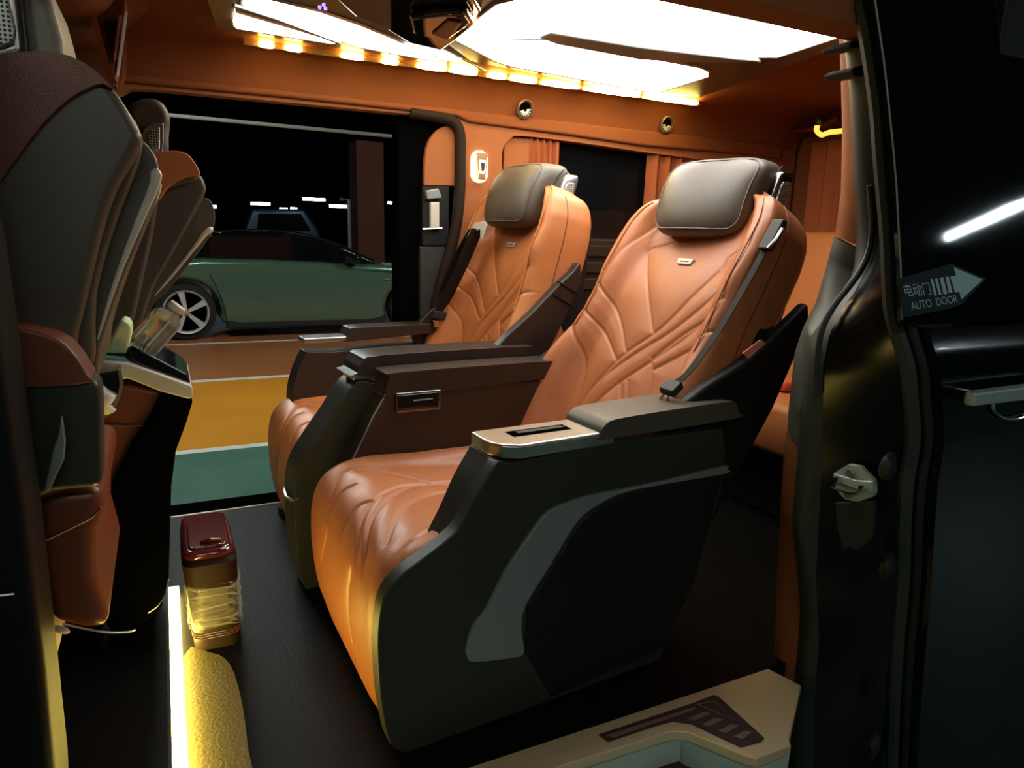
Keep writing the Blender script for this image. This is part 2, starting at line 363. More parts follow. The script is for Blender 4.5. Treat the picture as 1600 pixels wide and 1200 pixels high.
# far pillar black flange + trim + seal
fl = [(0.757,1.356),(0.752,0.615),(0.858,0.612),(0.864,1.082),(0.915,1.261),(0.988,1.342)]
struct(obj('trim_far_door_edge', prism(fl, 2.455, 2.54), 'blackgap', bev=.006))
ot = [(0.841,1.101),(0.843,1.19),(0.857,1.251),(0.892,1.294),(0.94,1.317),(0.964,1.311),(0.967,1.107)]
tag(obj('door_trim_panel', prism(R(cr(ot[:5], 3))+ot[5:], 2.43, 2.455), 'walltan', bev=.005), 'rounded orange trim pad on the edge of the far sliding door', 'trim panel')
seal = [(0.786,1.338),(0.902,1.332),(0.945,1.319),(0.967,1.283),(0.971,1.196),(0.97,1.086),(0.959,0.974),(0.938,0.883),(0.911,0.791),(0.882,0.675)]
struct(obj('trim_far_seal', tube([(a, 2.418, b) for a, b in cr(seal, 5)], .020, 10), 'sealbr'))
t = thing('far_door_latch', 'black latch housing with grey rectangular catch on far door edge', 'door latch', (.88, 2.43, 1.0))
a = [(0.834,1.099),(0.935,1.105),(0.937,0.896),(0.834,0.894)]; a = [(p[0]-.88, p[1]-1.0) for p in a]
obj('housing', prism(a, 0, .03), 'shell_dk', t, bev=.004)
a = [(0.859,1.046),(0.893,1.047),(0.893,0.954),(0.86,0.953)]; a = [(p[0]-.88, p[1]-1.0) for p in a]
obj('catch', prism(a, -.015, .005), 'satin', t, bev=.003)
a = [(0.84,1.084),(0.888,1.095),(0.902,1.061),(0.845,1.054)]; a = [(p[0]-.88, p[1]-1.0) for p in a]
obj('hook', prism(a, -.02, .005), 'trimgrey', t, bev=.005)
a = [(0.831,0.952),(0.903,0.957)]; obj('lip', tube([(p[0]-.88, -.012, p[1]-1.0) for p in a], .004, 6), 'chrome', t)
tag(obj('door_lower_panel', prism([(0.827,0.892),(0.932,0.894),(0.963,0.837),(0.909,0.626),(0.828,0.636)], 2.435, 2.46), 'oliveplas2', bev=.005), 'olive grey plastic panel below the far door latch', 'trim panel')
# far sill
struct(obj('trim_far_sill', box(-1.4, .93, 2.42, 2.428, -.05, .004), 'satin', bev=.003))
struct(obj('trim_far_sill_rubber', box(-1.4, .93, 2.428, 2.56, -.10, -.006), 'blackgap', bev=.006))
# reading lamp on far pillar
lp = [(1.044,1.178)][0]
t = thing('reading_lamp', 'glowing backlit oval reading lamp on the far orange pillar', 'lamp', (lp[0], 2.42, lp[1]))
obj('glow_plate', prism(rrect(-.032, .032, -.055, .055, .028), -.006, 0), 'lamp_em', t)
obj('lamp_body', prism(R(cr([(-.018, .045), (.018, .045), (.02, .03), (.014, -.035), (.016, -.046), (-.014, -.046), (-.013, -.035), (-.02, .03)], 2, True)), -.03, -.008), 'brass', t, bev=.004)
obj('lamp_ring', prism([(-.013, .02), (.013, .02), (.010, -.025), (-.010, -.025)], -.034, -.03), 'lamp_em', t, bev=.003)
obj('lamp_core', prism([(-.008, .012), (.008, .012), (.006, -.018), (-.006, -.018)], -.038, -.034), 'brown', t, bev=.003)
# air vents
for i, (q, lab) in enumerate((([(1.209,2.395,1.385)][0], 'round bronze air vent in the cove above the far captain seat'), ([(1.846,2.395,1.389)][0], 'round bronze air vent in the cove above the near headrest'))):
    t = thing('air_vent', lab, 'air vent', q, 0)
    f = lambda x, y, z: (x, -z*.9-y*.25, y)
    obj('bezel', lathe([(.026, -.004), (.033, 0), (.033, .008), (.027, .012), (.024, .002)], 28, f, False), 'bronze', t)
    obj('throat', lathe([(.001, -.004), (.026, -.003)], 24, f, False), 'blackgap', t)
    for k in range(7):
        an = math.radians(-150+k*25*1.0-(20 if i else 0)); d = Vector((math.cos(an), 0, math.sin(an)))
        obj('blade', obox((d.x*.015, -.004-d.z*.015*.25, d.z*.015), d*.008, (0, .0015, 0), Vector((-d.z, 0, d.x))*.0022), 'satin', t, smooth=False)
# ceiling light panels
def panel_thing(name, label, frame, lights, zf=1.470):
    t = thing(name, label, 'ceiling light', (1.0, 1.7, zf))
    fr = [(x-1.0, y-1.7) for x, y in frame]
    obj('frame', prism(fr, 0, .035, 'z'), 'panelframe', t, bev=.004)
    for L in lights:
        p = [(x-1.0, y-1.7) for x, y in L]
        o = obj('diffuser', prism(p, -.006, .004, 'z'), 'white_em', t, smooth=False)
        obj('diffuser_rim', tube([(x, y, -.004) for x, y in p], .0045, 6, closed=True), 'silver', t)
    return t
fr1 = [(0.134,1.966),(0.173,2.232),(0.914,2.283),(1.004,2.36),(1.008,2.287),(0.545,1.889),(0.456,1.795),(0.346,1.558),(0.129,1.688)]
l1a = [(0.201,2.004),(0.205,2.129),(0.22,2.169),(0.48,2.187),(0.491,2.155)]
l1b = [(0.215,1.948),(0.207,1.925),(0.206,1.856),(0.261,1.853),(0.385,1.889),(0.494,1.947),(0.809,2.178),(0.803,2.221),(0.553,2.182)]
panel_thing('ceiling_light_panel', 'front angular white ceiling light panel split by a thin diagonal bar', fr1, [l1a, l1b])
ym = 1.70  # mirror line of the ceiling (van centreline)
fr2 = [(0.739,1.992),(0.907,2.184),(1.652,2.315),(1.867,2.225),(1.836,2.071),(1.702,1.475),(1.622,1.213),(1.395,1.19),(1.019,1.235),(0.655,1.373),(0.707,1.668)]
l2a = [(0.75,1.942),(0.967,2.122),(1.035,2.149),(1.649,2.233),(1.665,2.208),(1.637,1.918),(1.588,1.863),(1.532,1.837),(1.292,1.823),(0.966,1.811)]
l2b = [(0.75,1.942),(0.729,1.608),(0.749,1.564),(0.761,1.435),(0.954,1.317),(1.155,1.288),(1.494,1.268),(1.625,1.247),(1.6,1.39),(1.628,1.62),(1.546,1.674),(1.233,1.741),(0.968,1.744),(0.966,1.811)]
panel_thing('ceiling_light_panel', 'large hexagonal white ceiling light panel above the captain seats', fr2, [l2a, l2b])
tag(obj('light_panel_bar', prism([(0.929,1.77),(0.934,1.717),(1.211,1.711),(1.514,1.666),(1.583,1.648),(1.601,1.654),(1.399,1.779),(1.287,1.815),(1,1.8)], 1.452, 1.468, 'z'), 'trimgrey', bev=.004), 'slim grey swoosh bar dividing the large rear light panel', 'light bar')
tag(obj('front_light_bar', ribbon([(*p, 1.455) for p in [(0.189,1.917),(0.207,1.928),(0.292,1.977),(0.484,2.124)]], .012, .006, (0, 1, 0)), 'trimgrey'), 'thin grey bar crossing the front ceiling light panel', 'light bar')
# vent slots between panels
sl = [(0.688,2.051,1.462),(0.739,2.086,1.462),(0.792,2.122,1.462),(0.838,2.157,1.462)]
gr = thing('ceiling_grille', 'row of small lit slots between the two ceiling light panels', 'grille', sl[0])
for i in range(6):
    p = Vector(sl[0]).lerp(Vector(sl[3]), i/5)-Vector(sl[0])
    obj('slot', obox(p, (.022, -.012, 0), (.004, .005, 0), (0, 0, .003)), 'white_em', gr, smooth=False)
# ceiling screen
sc = [(0.33,1.579),(0.436,1.744),(0.531,1.812),(0.617,1.903),(0.715,1.928),(0.709,1.796),(0.698,1.659),(0.67,1.557),(0.546,1.37)]
t = thing('ceiling_screen', 'gloss black folded ceiling monitor between the light panels', 'screen', (.55, 1.7, 1.44))
obj('screen_body', prism([(x-.55, y-1.7) for x, y in sc], -.015, .04, 'z'), 'gloss', t, bev=.006)
lw = [(0.528,1.629),(0.551,1.587),(0.621,1.518),(0.66,1.574),(0.667,1.753),(0.575,1.746)]
obj('hinge_block', prism([(x-.55, y-1.7) for x, y in lw], -.035, -.014, 'z'), 'gloss', t, bev=.01)
tri = [(0.605,1.696),(0.599,1.574),(0.632,1.575),(0.657,1.726)]
obj('hinge_cover', prism([(x-.55, y-1.7) for x, y in tri], -.040, -.034, 'z'), 'leather_red', t, bev=.003)
for q in [(0.347,1.708),(0.351,1.685),(0.36,1.71)]: obj('indicator', box(q[0]-.552, q[0]-.546, q[1]-1.703, q[1]-1.697, -.02, -.014), mat('blue indicator', (.1, .1, .9), .3, emit=((.15, .1, 1), 5)), t, smooth=False)
# cove led strip: separate leds on a tape
t = thing('cove_led_strip', 'warm yellow led strip glowing along the far ceiling cove', 'led strip', (1.1, 2.30, 1.462))
obj('tape', box(-.85, .83, .002, .012, -.006, .012), 'brass', t, smooth=False)
leds = [(405, 428), (445, 472), (533, 568), (597, 622), (650, 697)]
LP = [(0.292,2.3,1.455),(0.333,2.3,1.456),(0.364,2.3,1.454),(0.413,2.3,1.452),(0.529,2.3,1.452),(0.598,2.3,1.45),(0.656,2.3,1.451),(0.708,2.3,1.45),(0.772,2.3,1.448),(0.87,2.3,1.446),(0.883,2.3,1.448),(0.979,2.3,1.451),(1.021,2.3,1.45),(1.085,2.3,1.449),(1.102,2.3,1.449),(1.203,2.3,1.45),(1.223,2.3,1.45),(1.377,2.3,1.45),(1.396,2.3,1.449),(1.643,2.3,1.451),(1.657,2.3,1.45),(1.918,2.3,1.453)]
for i in range(0, len(LP), 2):
    a, b = LP[i][0]-1.1, LP[i+1][0]-1.1
    obj('led', superell((b-a)/2, .008, .010, .5, .5, 16, 8, lambda x, y, z: (x+(a+b)/2, y-.004, z+.002)), 'yel_em', t)
t2 = [(1.726,2.226,1.46),(1.72,2.087,1.46)]; 
# curtains
def curtain(name, label, x0, x1, z0, z1, y, n, axis='x', amp=.012, flare=0):
    vs = []; fs = []; nx = n*10; nz = 10
    for j in range(nz+1):
        t_ = j/nz; z = z1+(z0-z1)*t_
        for i in range(nx+1):
            s = i/nx; x = x0+(x1-x0)*s+flare*(t_**1.5)*(s-.5)
            d = amp*(math.sin(s*n*2*math.pi+.8*math.sin(3*s)+.5*t_)+.35*math.sin(s*n*4.3*math.pi+1))*(.6+.4*t_)
            vs.append((x, y+d, z) if axis == 'x' else (y+d, x, z))
    for j in range(nz):
        for i in range(nx): fs.append([j*(nx+1)+i, j*(nx+1)+i+1, (j+1)*(nx+1)+i+1, (j+1)*(nx+1)+i])
    o = obj(name, mesh(vs, fs), 'curtain'); md = o.modifiers.new('s', 'SOLIDIFY'); md.thickness = .002
    return tag(o, label, 'curtain')
q = [(1.241,1.298),(1.383,1.291),(1.796,1.291),(2.127,1.277)]
curtain('window_curtain', 'gathered orange curtain at the front edge of the side window', q[0][0], q[1][0], .93, 1.30, 2.44, 5)
curtain('window_curtain', 'gathered orange curtain behind the near headrest at side window', q[2][0], q[3][0]+.12, .93, 1.30, 2.44, 7)
q = [(1.152,1.285),(1.244,1.293)]
tag(obj('curtain_pelmet', box(q[0][0]-.0, q[1][0]+.02, 2.44, 2.455, .93, 1.295), 'walltan', bev=.004), 'flat orange trim board left of the front curtain', 'trim panel')
# rear wall
struct(obj('wall_rear', plate([(.9, -.04), (2.5, -.04), (2.5, 1.6), (.9, 1.6)], [], 2.62, 2.66, 'x'), 'headdk'))
arc = [(2.539,1.339),(2.513,1.379),(2.472,1.411),(2.389,1.421),(2.251,1.419),(2.143,1.445)]
struct(obj('trim_rear_arch', tube([(2.52, a, b) for a, b in cr(arc, 5)], .012, 8), 'leather_red'))
curtain('rear_curtain', 'pleated orange curtain across the rear window at upper right', 1.15, 2.30, .75, 1.365, 2.56, 14, 'y', .014)
gh = [(2.4,2.132,1.42),(2.4,2.14,1.389),(2.4,2.111,1.367),(2.4,2.075,1.373),(2.4,1.976,1.371)]
g = thing('grab_handle', 'yellow grab handle with painted-in glow hanging before the rear curtain', 'handle', gh[0])
gp = [Vector(p)-Vector(gh[0]) for p in gh]
obj('grip', tube([tuple(p) for p in cr(gp, 5)], .010, 8), 'yellowgrip', g)
obj('mount', superell(.012, .02, .016, .5, .5, 14, 8), 'brown', g)
# brown hanging panel at top left
q = [(-0.113,2,1.447),(-0.083,2,1.283),(-0.074,2,1.264),(-0.04,2,1.424),(-0.037,2,1.459)]
t = thing('folded_visor', 'brown folded ceiling flap with brass edges at upper left', 'ceiling flap', (q[0][0], 2.0, q[2][2]))
o0 = Vector(t.location)
obj('flap', prism([(p[0]-o0.x, p[2]-o0.z) for p in q], .01, .10), 'headdk', t, bev=.005)
obj('front_edge', ribbon([Vector(p)-o0 for p in (q[0], q[1], q[2])], .02, .012, (0, 1, 0)), 'brass', t)
q = [(-0.04,1.99,1.425),(-0.069,1.99,1.282)]; obj('rear_edge', tube([Vector(p)-o0 for p in q], .006, 6), 'silver', t)
q = [(-0.051,1.99,1.415),(-0.072,1.99,1.313)]; obj('inner_edge', tube([Vector(p)-o0 for p in q], .004, 6), 'brass', t)
q = [(-0.088,1.99,1.401),(-0.054,1.99,1.406),(-0.072,1.99,1.313)]; obj('flap_core', prism([(p[0]-o0.x, p[2]-o0.z) for p in q], -.002, .01), 'shell_dk', t)
struct(obj('trim_front_pillar', prism([(-0.41,1.549),(-0.034,1.613),(-0.06,1.347),(-0.082,1.294),(-0.215,1.263),(-0.444,1.24)], 2.36, 2.42), 'headdk', bev=.01))

# ================================================================= near side: rear jamb, sill
in_l = [(1.15,1.04,1.459),(1.171,1.04,1.397),(1.193,1.04,1.365),(1.217,1.04,1.261),(1.237,1.04,1.173),(1.256,1.04,1.05),(1.255,1.04,0.971),(1.253,1.04,0.964),(1.239,1.04,0.895),(1.222,1.04,0.826),(1.193,1.04,0.773),(1.177,1.04,0.722),(1.177,1.04,0.664),(1.178,1.04,0.597),(1.181,1.04,0.554),(1.178,1.04,0.512),(1.189,1.04,0.362),(1.203,1.04,0.206),(1.225,1.04,-0.003),(1.235,1.04,-0.152),(1.239,1.04,-0.223)]
in_r = [(1.103,0.985,1.435),(1.122,0.985,1.375),(1.177,0.985,1.234),(1.226,0.985,1.047),(1.239,0.985,1.017),(1.249,0.985,0.974),(1.252,0.985,0.936),(1.257,0.985,0.892),(1.212,0.985,0.834),(1.182,0.985,0.796),(1.155,0.985,0.765),(1.151,0.985,0.677),(1.149,0.985,0.613),(1.154,0.985,0.579),(1.154,0.985,0.558),(1.158,0.985,0.495),(1.163,0.985,0.37),(1.192,0.985,0.272),(1.225,0.985,0.15),(1.233,0.985,0.028),(1.239,0.985,-0.118),(1.254,0.985,-0.24)]
s_r = [(1.076,0.93,1.414),(1.092,0.93,1.357),(1.108,0.93,1.322),(1.13,0.93,1.276),(1.164,0.93,1.199),(1.192,0.93,1.129),(1.223,0.93,1.031),(1.242,0.93,0.956),(1.233,0.93,0.911),(1.202,0.93,0.864),(1.16,0.93,0.82),(1.139,0.93,0.773),(1.134,0.93,0.711),(1.161,0.93,0.546),(1.176,0.93,0.407),(1.191,0.93,0.261),(1.228,0.93,0.101),(1.24,0.93,-0.06),(1.274,0.93,-0.291)]
d_l = [(1.044,0.894,1.416),(1.051,0.883,1.338),(1.073,0.875,1.277),(1.099,0.861,1.173),(1.109,0.851,1.1),(1.119,0.842,1.036),(1.13,0.83,0.956),(1.139,0.814,0.847),(1.154,0.804,0.796),(1.174,0.791,0.74),(1.193,0.789,0.681),(1.216,0.788,0.606),(1.221,0.79,0.518),(1.24,0.794,0.423),(1.273,0.801,0.306),(1.305,0.811,0.152),(1.342,0.82,-0.016),(1.407,0.835,-0.262)]
def at_t(pl, t):
    z0, z1 = pl[0][2], pl[-1][2]; z = z0+(z1-z0)*t
    zs = [p[2] for p in pl][::-1]; return (float(np.interp(z, zs, [p[0] for p in pl][::-1])), float(np.interp(z, zs, [p[1] for p in pl][::-1])), z)
def band(name, A_, B_, t0, t1, m, label=None, bulge=.006, n=70, thick=.012):
    rows = []
    for i in range(n+1):
        t = t0+(t1-t0)*i/n; a = np.array(at_t(A_, t)); b = np.array(at_t(B_, t)); row = []
        for k in range(7):
            f = k/6; p = a+(b-a)*f; p[0] -= bulge*math.sin(math.pi*f); row.append(tuple(p))
        for k in range(6, -1, -1):
            f = k/6; p = a+(b-a)*f; p[0] += thick; row.append(tuple(p))
        rows.append(row)
    return struct(obj(name, loft(rows), m), label, 'pillar trim')
def loft(rows, closed_ends=True):
    """rows: list of closed rings with equal counts"""
    n = len(rows[0]); vs = [p for r in rows for p in r]; fs = []
    for i in range(len(rows)-1):
        for k in range(n): fs.append([i*n+k, i*n+(k+1) % n, (i+1)*n+(k+1) % n, (i+1)*n+k])
    if closed_ends: fs += [list(range(n))[::-1], [(len(rows)-1)*n+k for k in range(n)]]
    return mesh(vs, fs)
tz = lambda z: (in_l[0][2]-z)/(in_l[0][2]-in_l[-1][2])
t1_ = tz(in_l[7][2]); t2_ = tz(in_l[14][2])
band('trim_1', in_l, in_r, 0, t1_-.002, 'walltan', 'tan suede upper pillar trim beside the black door')
band('trim_2', in_l, in_r, t1_+.002, t2_-.002, 'oliveplas', 'olive grey middle pillar trim beside the black door')
band('trim_3', in_l, in_r, t2_+.002, 1, 'headliner', 'orange lower pillar trim beside the black door')
band('trim_door_seal', in_r, s_r, 0, 1, 'rubber_ol', 'olive rubber seal around the near door opening', .010)
rid = [(1.21,0.935,1.056),(1.229,0.935,0.998),(1.235,0.935,0.95),(1.222,0.935,0.907),(1.193,0.935,0.87),(1.153,0.935,0.828),(1.13,0.935,0.785),(1.126,0.935,0.729),(1.132,0.935,0.653)]
struct(obj('trim_seal_ridge', tube([(a-.006, b, c_) for a, b, c_ in cr(rid, 5)], .006, 8), 'rubber_ol'))
band('wall_left_jamb', s_r, d_l, 0, 1, 'jambpaint', None, .002, 90)
struct(obj('wall_left_body', prism([(1.36, -.35), (2.6, -.35), (2.6, 1.5), (1.36, 1.5)], .83, .99), 'shell_dk', bev=.006))
def zcut(pl, z0, z1):
    out = []
    for (a, b), (c_, d) in zip(pl, pl[1:]):
        n = 8
        for k in range(n): out.append((a+(c_-a)*k/n, b+(d-b)*k/n))
    out.append(pl[-1]); return [p for p in out if z0 <= p[1] <= z1]
# near outer roof rail / door opening top is above the frame; near front pillar at left edge
bp = [(-0.171,1.214),(-0.178,1.046),(-0.168,0.921),(-0.166,0.817),(-0.164,0.573),(-0.168,0.218),(-0.174,0.117),(-0.482,0.243),(-0.296,1.192)]
struct(obj('wall_left_front_pillar', prism(bp, .93, 1.06), 'blackpil', bev=.02, seg=3), 'dark blurred front pillar at the left edge', 'pillar')
sp = [(-0.198,0.93,0.518),(-0.184,0.93,0.517)]; obj('pillar_clip', tube(sp, .0015, 5), 'silver', bpy.data.objects['wall_left_front_pillar'])
# striker latch on the jamb
XS = 1.168
sk = [(1.16,0.853,0.502)][0]
t = thing('door_striker', 'pale metal door striker plate bolted to the near black jamb', 'striker', (XS, sk[1], sk[2]), .0)
def pj(s_): return [(p[0]-sk[1], p[1]-sk[2]) for p in s_]
obj('striker_plate', prism(pj([(0.896,0.505),(0.866,0.533),(0.843,0.536),(0.81,0.518),(0.806,0.495),(0.81,0.486),(0.836,0.465),(0.864,0.46),(0.888,0.473)]), -.008, .004, 'x'), 'striker', t, bev=.002)
obj('raised_band', prism(pj([(0.892,0.507),(0.867,0.508),(0.839,0.51),(0.806,0.519),(0.804,0.496),(0.836,0.492),(0.865,0.491),(0.889,0.49)]), -.016, -.006, 'x'), 'striker', t, bev=.003)
a = [(1.145,0.874,0.492),(1.145,0.884,0.481),(1.145,0.858,0.483),(1.145,0.83,0.488),(1.145,0.814,0.504)]
obj('striker_loop', tube([(-.026, p[1]-sk[1], p[2]-sk[2]) for p in a], .003, 8), 'chrome', t)
for px_ in [(1.16,0.857,0.518),(1.16,0.855,0.475)]:
    obj('bolt', lathe([(.001, .006), (.007, .006), (.008, 0), (.008, -.004)], 12, lambda x, y, z: (-z-.010, px_[1]-sk[1]+x, y+px_[2]-sk[2])), 'silver', t)
for px_ in [(1.15,0.875,0.5),(1.15,0.82,0.503)]:
    obj('pin', lathe([(.001, .012), (.005, .012), (.006, 0), (.006, -.006)], 12, lambda x, y, z: (-z-.016, px_[1]-sk[1]+x, y+px_[2]-sk[2])), 'chrome', t)
tag(obj('jamb_cover', prism([(0.886,0.447),(0.804,0.48),(0.797,0.407),(0.824,0.369),(0.839,0.372),(0.854,0.356),(0.877,0.403)], 1.160, 1.172, 'x'), 'rubber', bev=.004), 'dark green grey flap hanging under the door striker', 'cover')
for i, s_ in enumerate(([(1.099,1.287),(1.108,1.295),(1.14,1.299),(1.142,1.287),(1.11,1.282)], [(1.112,1.247),(1.122,1.254),(1.149,1.261),(1.158,1.243),(1.122,1.237)])):
    tag(obj('door_bumper', prism(s_, .93, .99), 'rubber', bev=.003), 'black peg bumper on the upper near pillar, '+('upper one', 'lower one')[i], 'bumper')
bt = [(1.208,0.96,1.155)][0]
tag(obj('pillar_button', superell(.006, .006, .018, .8, .8, 12, 10, lambda x, y, z: (x+bt[0], y+bt[1], z+bt[2])), 'stepmet'), 'pale oval plug on the near pillar below the bumpers', 'plug')

# ================================================================= the near sliding door (open, outside the body)
lead = [(p[0], p[2]) for p in d_l]
zz = [p[1] for p in lead][::-1]; xx = [p[0] for p in lead][::-1]
door = thing('sliding_door', 'gloss black sliding door slid open along the van side', 'door', (1.9, .74, 0))
def dy(z): return float(np.interp(z, [-.5, -.1, .25, .45, .60, .73, .765, .785, .80, .86, 1.0, 1.5], [.80, .775, .755, .742, .738, .7395, .7455, .7515, .755, .766, .787, .855]))
def dgrid(z0, z1, nz, x1, off=0.0, dx=0.02, th=.05):
    vs = []; fs = []; nx = 30
    for j in range(nz+1):
        z = z0+(z1-z0)*j/nz; x0 = dx(z) if callable(dx) else float(np.interp(z, zz, xx))+dx; xe = x1(z) if callable(x1) else x1
        for i in range(nx+1):
            x = x0+(xe-x0)*i/nx; vs.append((x-1.9, dy(z)+off-.74, z))
    for j in range(nz):
        for i in range(nx): fs.append([j*(nx+1)+i, j*(nx+1)+i+1, (j+1)*(nx+1)+i+1, (j+1)*(nx+1)+i])
    n = len(vs); vs2 = [(v[0], v[1]+th, v[2]) for v in vs]; m_ = nx+1
    fs2 = fs+[[a+n for a in f[::-1]] for f in fs]
    for j in range(nz):
        fs2 += [[j*m_, (j+1)*m_, (j+1)*m_+n, j*m_+n], [j*m_+nx, (j+1)*m_+nx, (j+1)*m_+nx+n, j*m_+nx+n]]
    for i in range(nx):
        fs2 += [[i, i+1, i+1+n, i+n], [nz*m_+i, nz*m_+i+1, nz*m_+i+1+n, nz*m_+i+n]]
    return mesh(vs+vs2, fs2)
zb = [(1.26,0.816)][0][1]
obj('door_skin', dgrid(-.45, zb-.006, 140, 3.0), 'paint', door)
wl_ = [(1.014,0.841,1.394),(1.03,0.831,1.322),(1.055,0.818,1.229),(1.079,0.802,1.108),(1.091,0.791,1.033),(1.104,0.772,0.899),(1.106,0.757,0.81)]
zl_ = [p[2] for p in wl_][::-1]; xl_ = [p[0] for p in wl_][::-1]
obj('door_window', dgrid(zb, 1.52, 20, 3.0, .004, lambda z: float(np.interp(z, zl_, xl_)), .008), 'glassblk', door)
rws = []
for z in np.linspace(zb, 1.40, 40):
    xa = float(np.interp(z, zz, xx))+.014; ya = float(np.interp(z, zz, [p[1] for p in d_l][::-1]))-.004; xb = float(np.interp(z, zl_, xl_))
    rws.append([(xa-1.9, ya-.74, z), (xb-1.9, dy(z)+.004-.74, z), (xb+.03-1.9, dy(z)+.014-.74, z), (xa+.03-1.9, ya-.74, z)])
obj('window_frame_edge', loft(rws), 'rubber', door)
obj('window_edge_line', tube([(float(np.interp(z, zl_, xl_))-1.9, dy(z)+.003-.74, z) for z in np.linspace(zb+.01, 1.5, 24)], .0016, 6), 'trimgrey', door)
sl_ = [(p[0]-1.9, p[1]-.74-.004, p[2]) for p in cr(d_l, 4)]
obj('door_rubber_seal', tube(sl_, .014, 8), 'rubber_ol', door)
sl_ = [(p[0]+.012-1.9, p[1]-.74-.025, p[2]) for p in cr(d_l, 4)]
obj('seal_lip', tube(sl_, .008, 8), 'rubber', door)
for zc_ in ([(1.164,0.79,0.55)][0], [(1.204,0.79,0.346)][0], [(1.247,0.79,-0.065)][0]):
    obj('round_bumper', lathe([(.001, -.022), (.014, -.024), (.022, -.018), (.026, 0), (.026, .02)], 18, lambda x, y, z: (zc_[0]-1.9+.0+z*.8, .79-.74+x*.55+z*.3, zc_[2]+y)), 'rubber', door)
# handle
hh = [(1.228,0.708),(1.615,0.704)]
obj('handle_bar', prism([(hh[0][0]-1.9, hh[0][1]-.002), (hh[0][0]-1.9, hh[0][1]-.028), (hh[0][0]+.28-1.9, hh[0][1]-.030), (hh[0][0]+.28-1.9, hh[0][1])], -.045, -.025), 'striker', door, bev=.006, seg=3)
for k in (.02, .25): obj('handle_post', box(hh[0][0]+k-.01-1.9, hh[0][0]+k+.01-1.9, -.03, .01, hh[0][1]-.025, hh[0][1]-.005), 'gloss', door, bev=.003)
cu = [(1.352,0.735,0.671),(1.36,0.735,0.655),(1.386,0.735,0.641),(1.425,0.735,0.632),(1.467,0.735,0.633),(1.552,0.735,0.639)]
obj('handle_cup', tube([(p[0]-1.9, p[1]-.742, p[2]) for p in cr(cu, 4)], .004, 8), 'chrome', door)
# sticker on the window
def spt(s_): return s_
k0 = [(1.1,0.762,0.894),(1.237,0.762,0.916),(1.332,0.762,0.892),(1.12,0.762,0.834),(1.264,0.762,0.848),(1.107,0.762,0.834)]
stk = thing('door_sticker', 'arrow sticker reading AUTO DOOR on the black door glass', 'sticker', (k0[0][0], .762, k0[0][2]))
def sk2(px): return [(p[0]-k0[0][0], p[1]-k0[0][2]) for p in px]
bg = sk2([(1.089,0.893),(1.23,0.919),(1.331,0.893),(1.261,0.849),(1.218,0.841),(1.103,0.83)])
def shift(me, shear=True):
    for v in me.vertices:
        z = v.co.z+k0[0][2]; v.co.y += dy(z)-.762
    return me
obj('backing', shift(prism(bg, -.0018, -.0008)), 'stickbg', stk, smooth=False)
ar = sk2([(1.235,0.913),(1.319,0.892),(1.258,0.858),(1.251,0.871),(1.239,0.87),(1.226,0.897),(1.242,0.899)])
obj('arrow_head', shift(prism(ar, -.0030, -.0020)), 'sticker', stk, smooth=False)
for s_ in ([(1.212,0.896),(1.221,0.897),(1.232,0.87),(1.223,0.869)], [(1.197,0.895),(1.206,0.896),(1.218,0.868),(1.208,0.867)], [(1.184,0.894),(1.19,0.894),(1.202,0.867),(1.195,0.866)], [(1.172,0.893),(1.178,0.893),(1.189,0.866),(1.183,0.865)]):
    obj('arrow_stripe', shift(prism(sk2(s_), -.0030, -.0020)), 'sticker', stk, smooth=False)
def place_text(s_, p0, p1, p2, ext=.0004):
    """fit text into the parallelogram p0 (bottom left), p1 (bottom right), p2 (top left), in x,z"""
    me = text_mesh(s_, 1.0, 0)
    xs = [v.co.x for v in me.vertices]; ys = [v.co.y for v in me.vertices]
    x0, x1, y0, y1 = min(xs), max(xs), min(ys), max(ys)
    for v in me.vertices:
        a = (v.co.x-x0)/(x1-x0); b = (v.co.y-y0)/(y1-y0)
        x = p0[0]+(p1[0]-p0[0])*a+(p2[0]-p0[0])*b; z = p0[1]+(p1[1]-p0[1])*a+(p2[1]-p0[1])*b
        v.co = (x, -.0026, z)
    return shift(me)
q = sk2([(1.123,0.842),(1.249,0.853),(1.118,0.855)])
obj('lettering', place_text('AUTO  DOOR', *q), 'sticker', stk, smooth=False)
q = sk2([(1.109,0.864),(1.176,0.867),(1.1,0.885)])
obj('characters', place_text('电动门', *q), 'sticker', stk, smooth=False)

# ---------------- sill, step
sp = [(0.934,1.006),(1.183,1.007),(1.067,0.896),(1.03,0.816),(1.023,0.804),(0.934,0.805),(0.917,0.824),(0.863,0.914),(0.836,0.93),(0.594,0.939),(0.37,0.939),(0.322,0.999)]
t = thing('sill_plate', 'champagne metal door sill plate with slotted brown anti slip pad', 'sill plate', (1.0, .92, 0))
obj('plate', prism([(x-1.0, y-.92) for x, y in [(.0, 1.006), (1.17, 1.006), (1.19, .93)]+sp[3:11]+[(.0, .85)]], -.02, .001, 'z'), 'sill', t, bev=.003)
pd = [(0.696,0.979),(0.933,0.978),(0.987,0.981),(0.993,0.974),(0.988,0.839),(0.975,0.834),(0.928,0.839),(0.883,0.93),(0.853,0.951),(0.807,0.954),(0.702,0.955)]
obj('anti_slip_pad', prism([(x-1.0, y-.92) for x, y in pd], .001, .004, 'z'), 'pad', t, bev=.001)
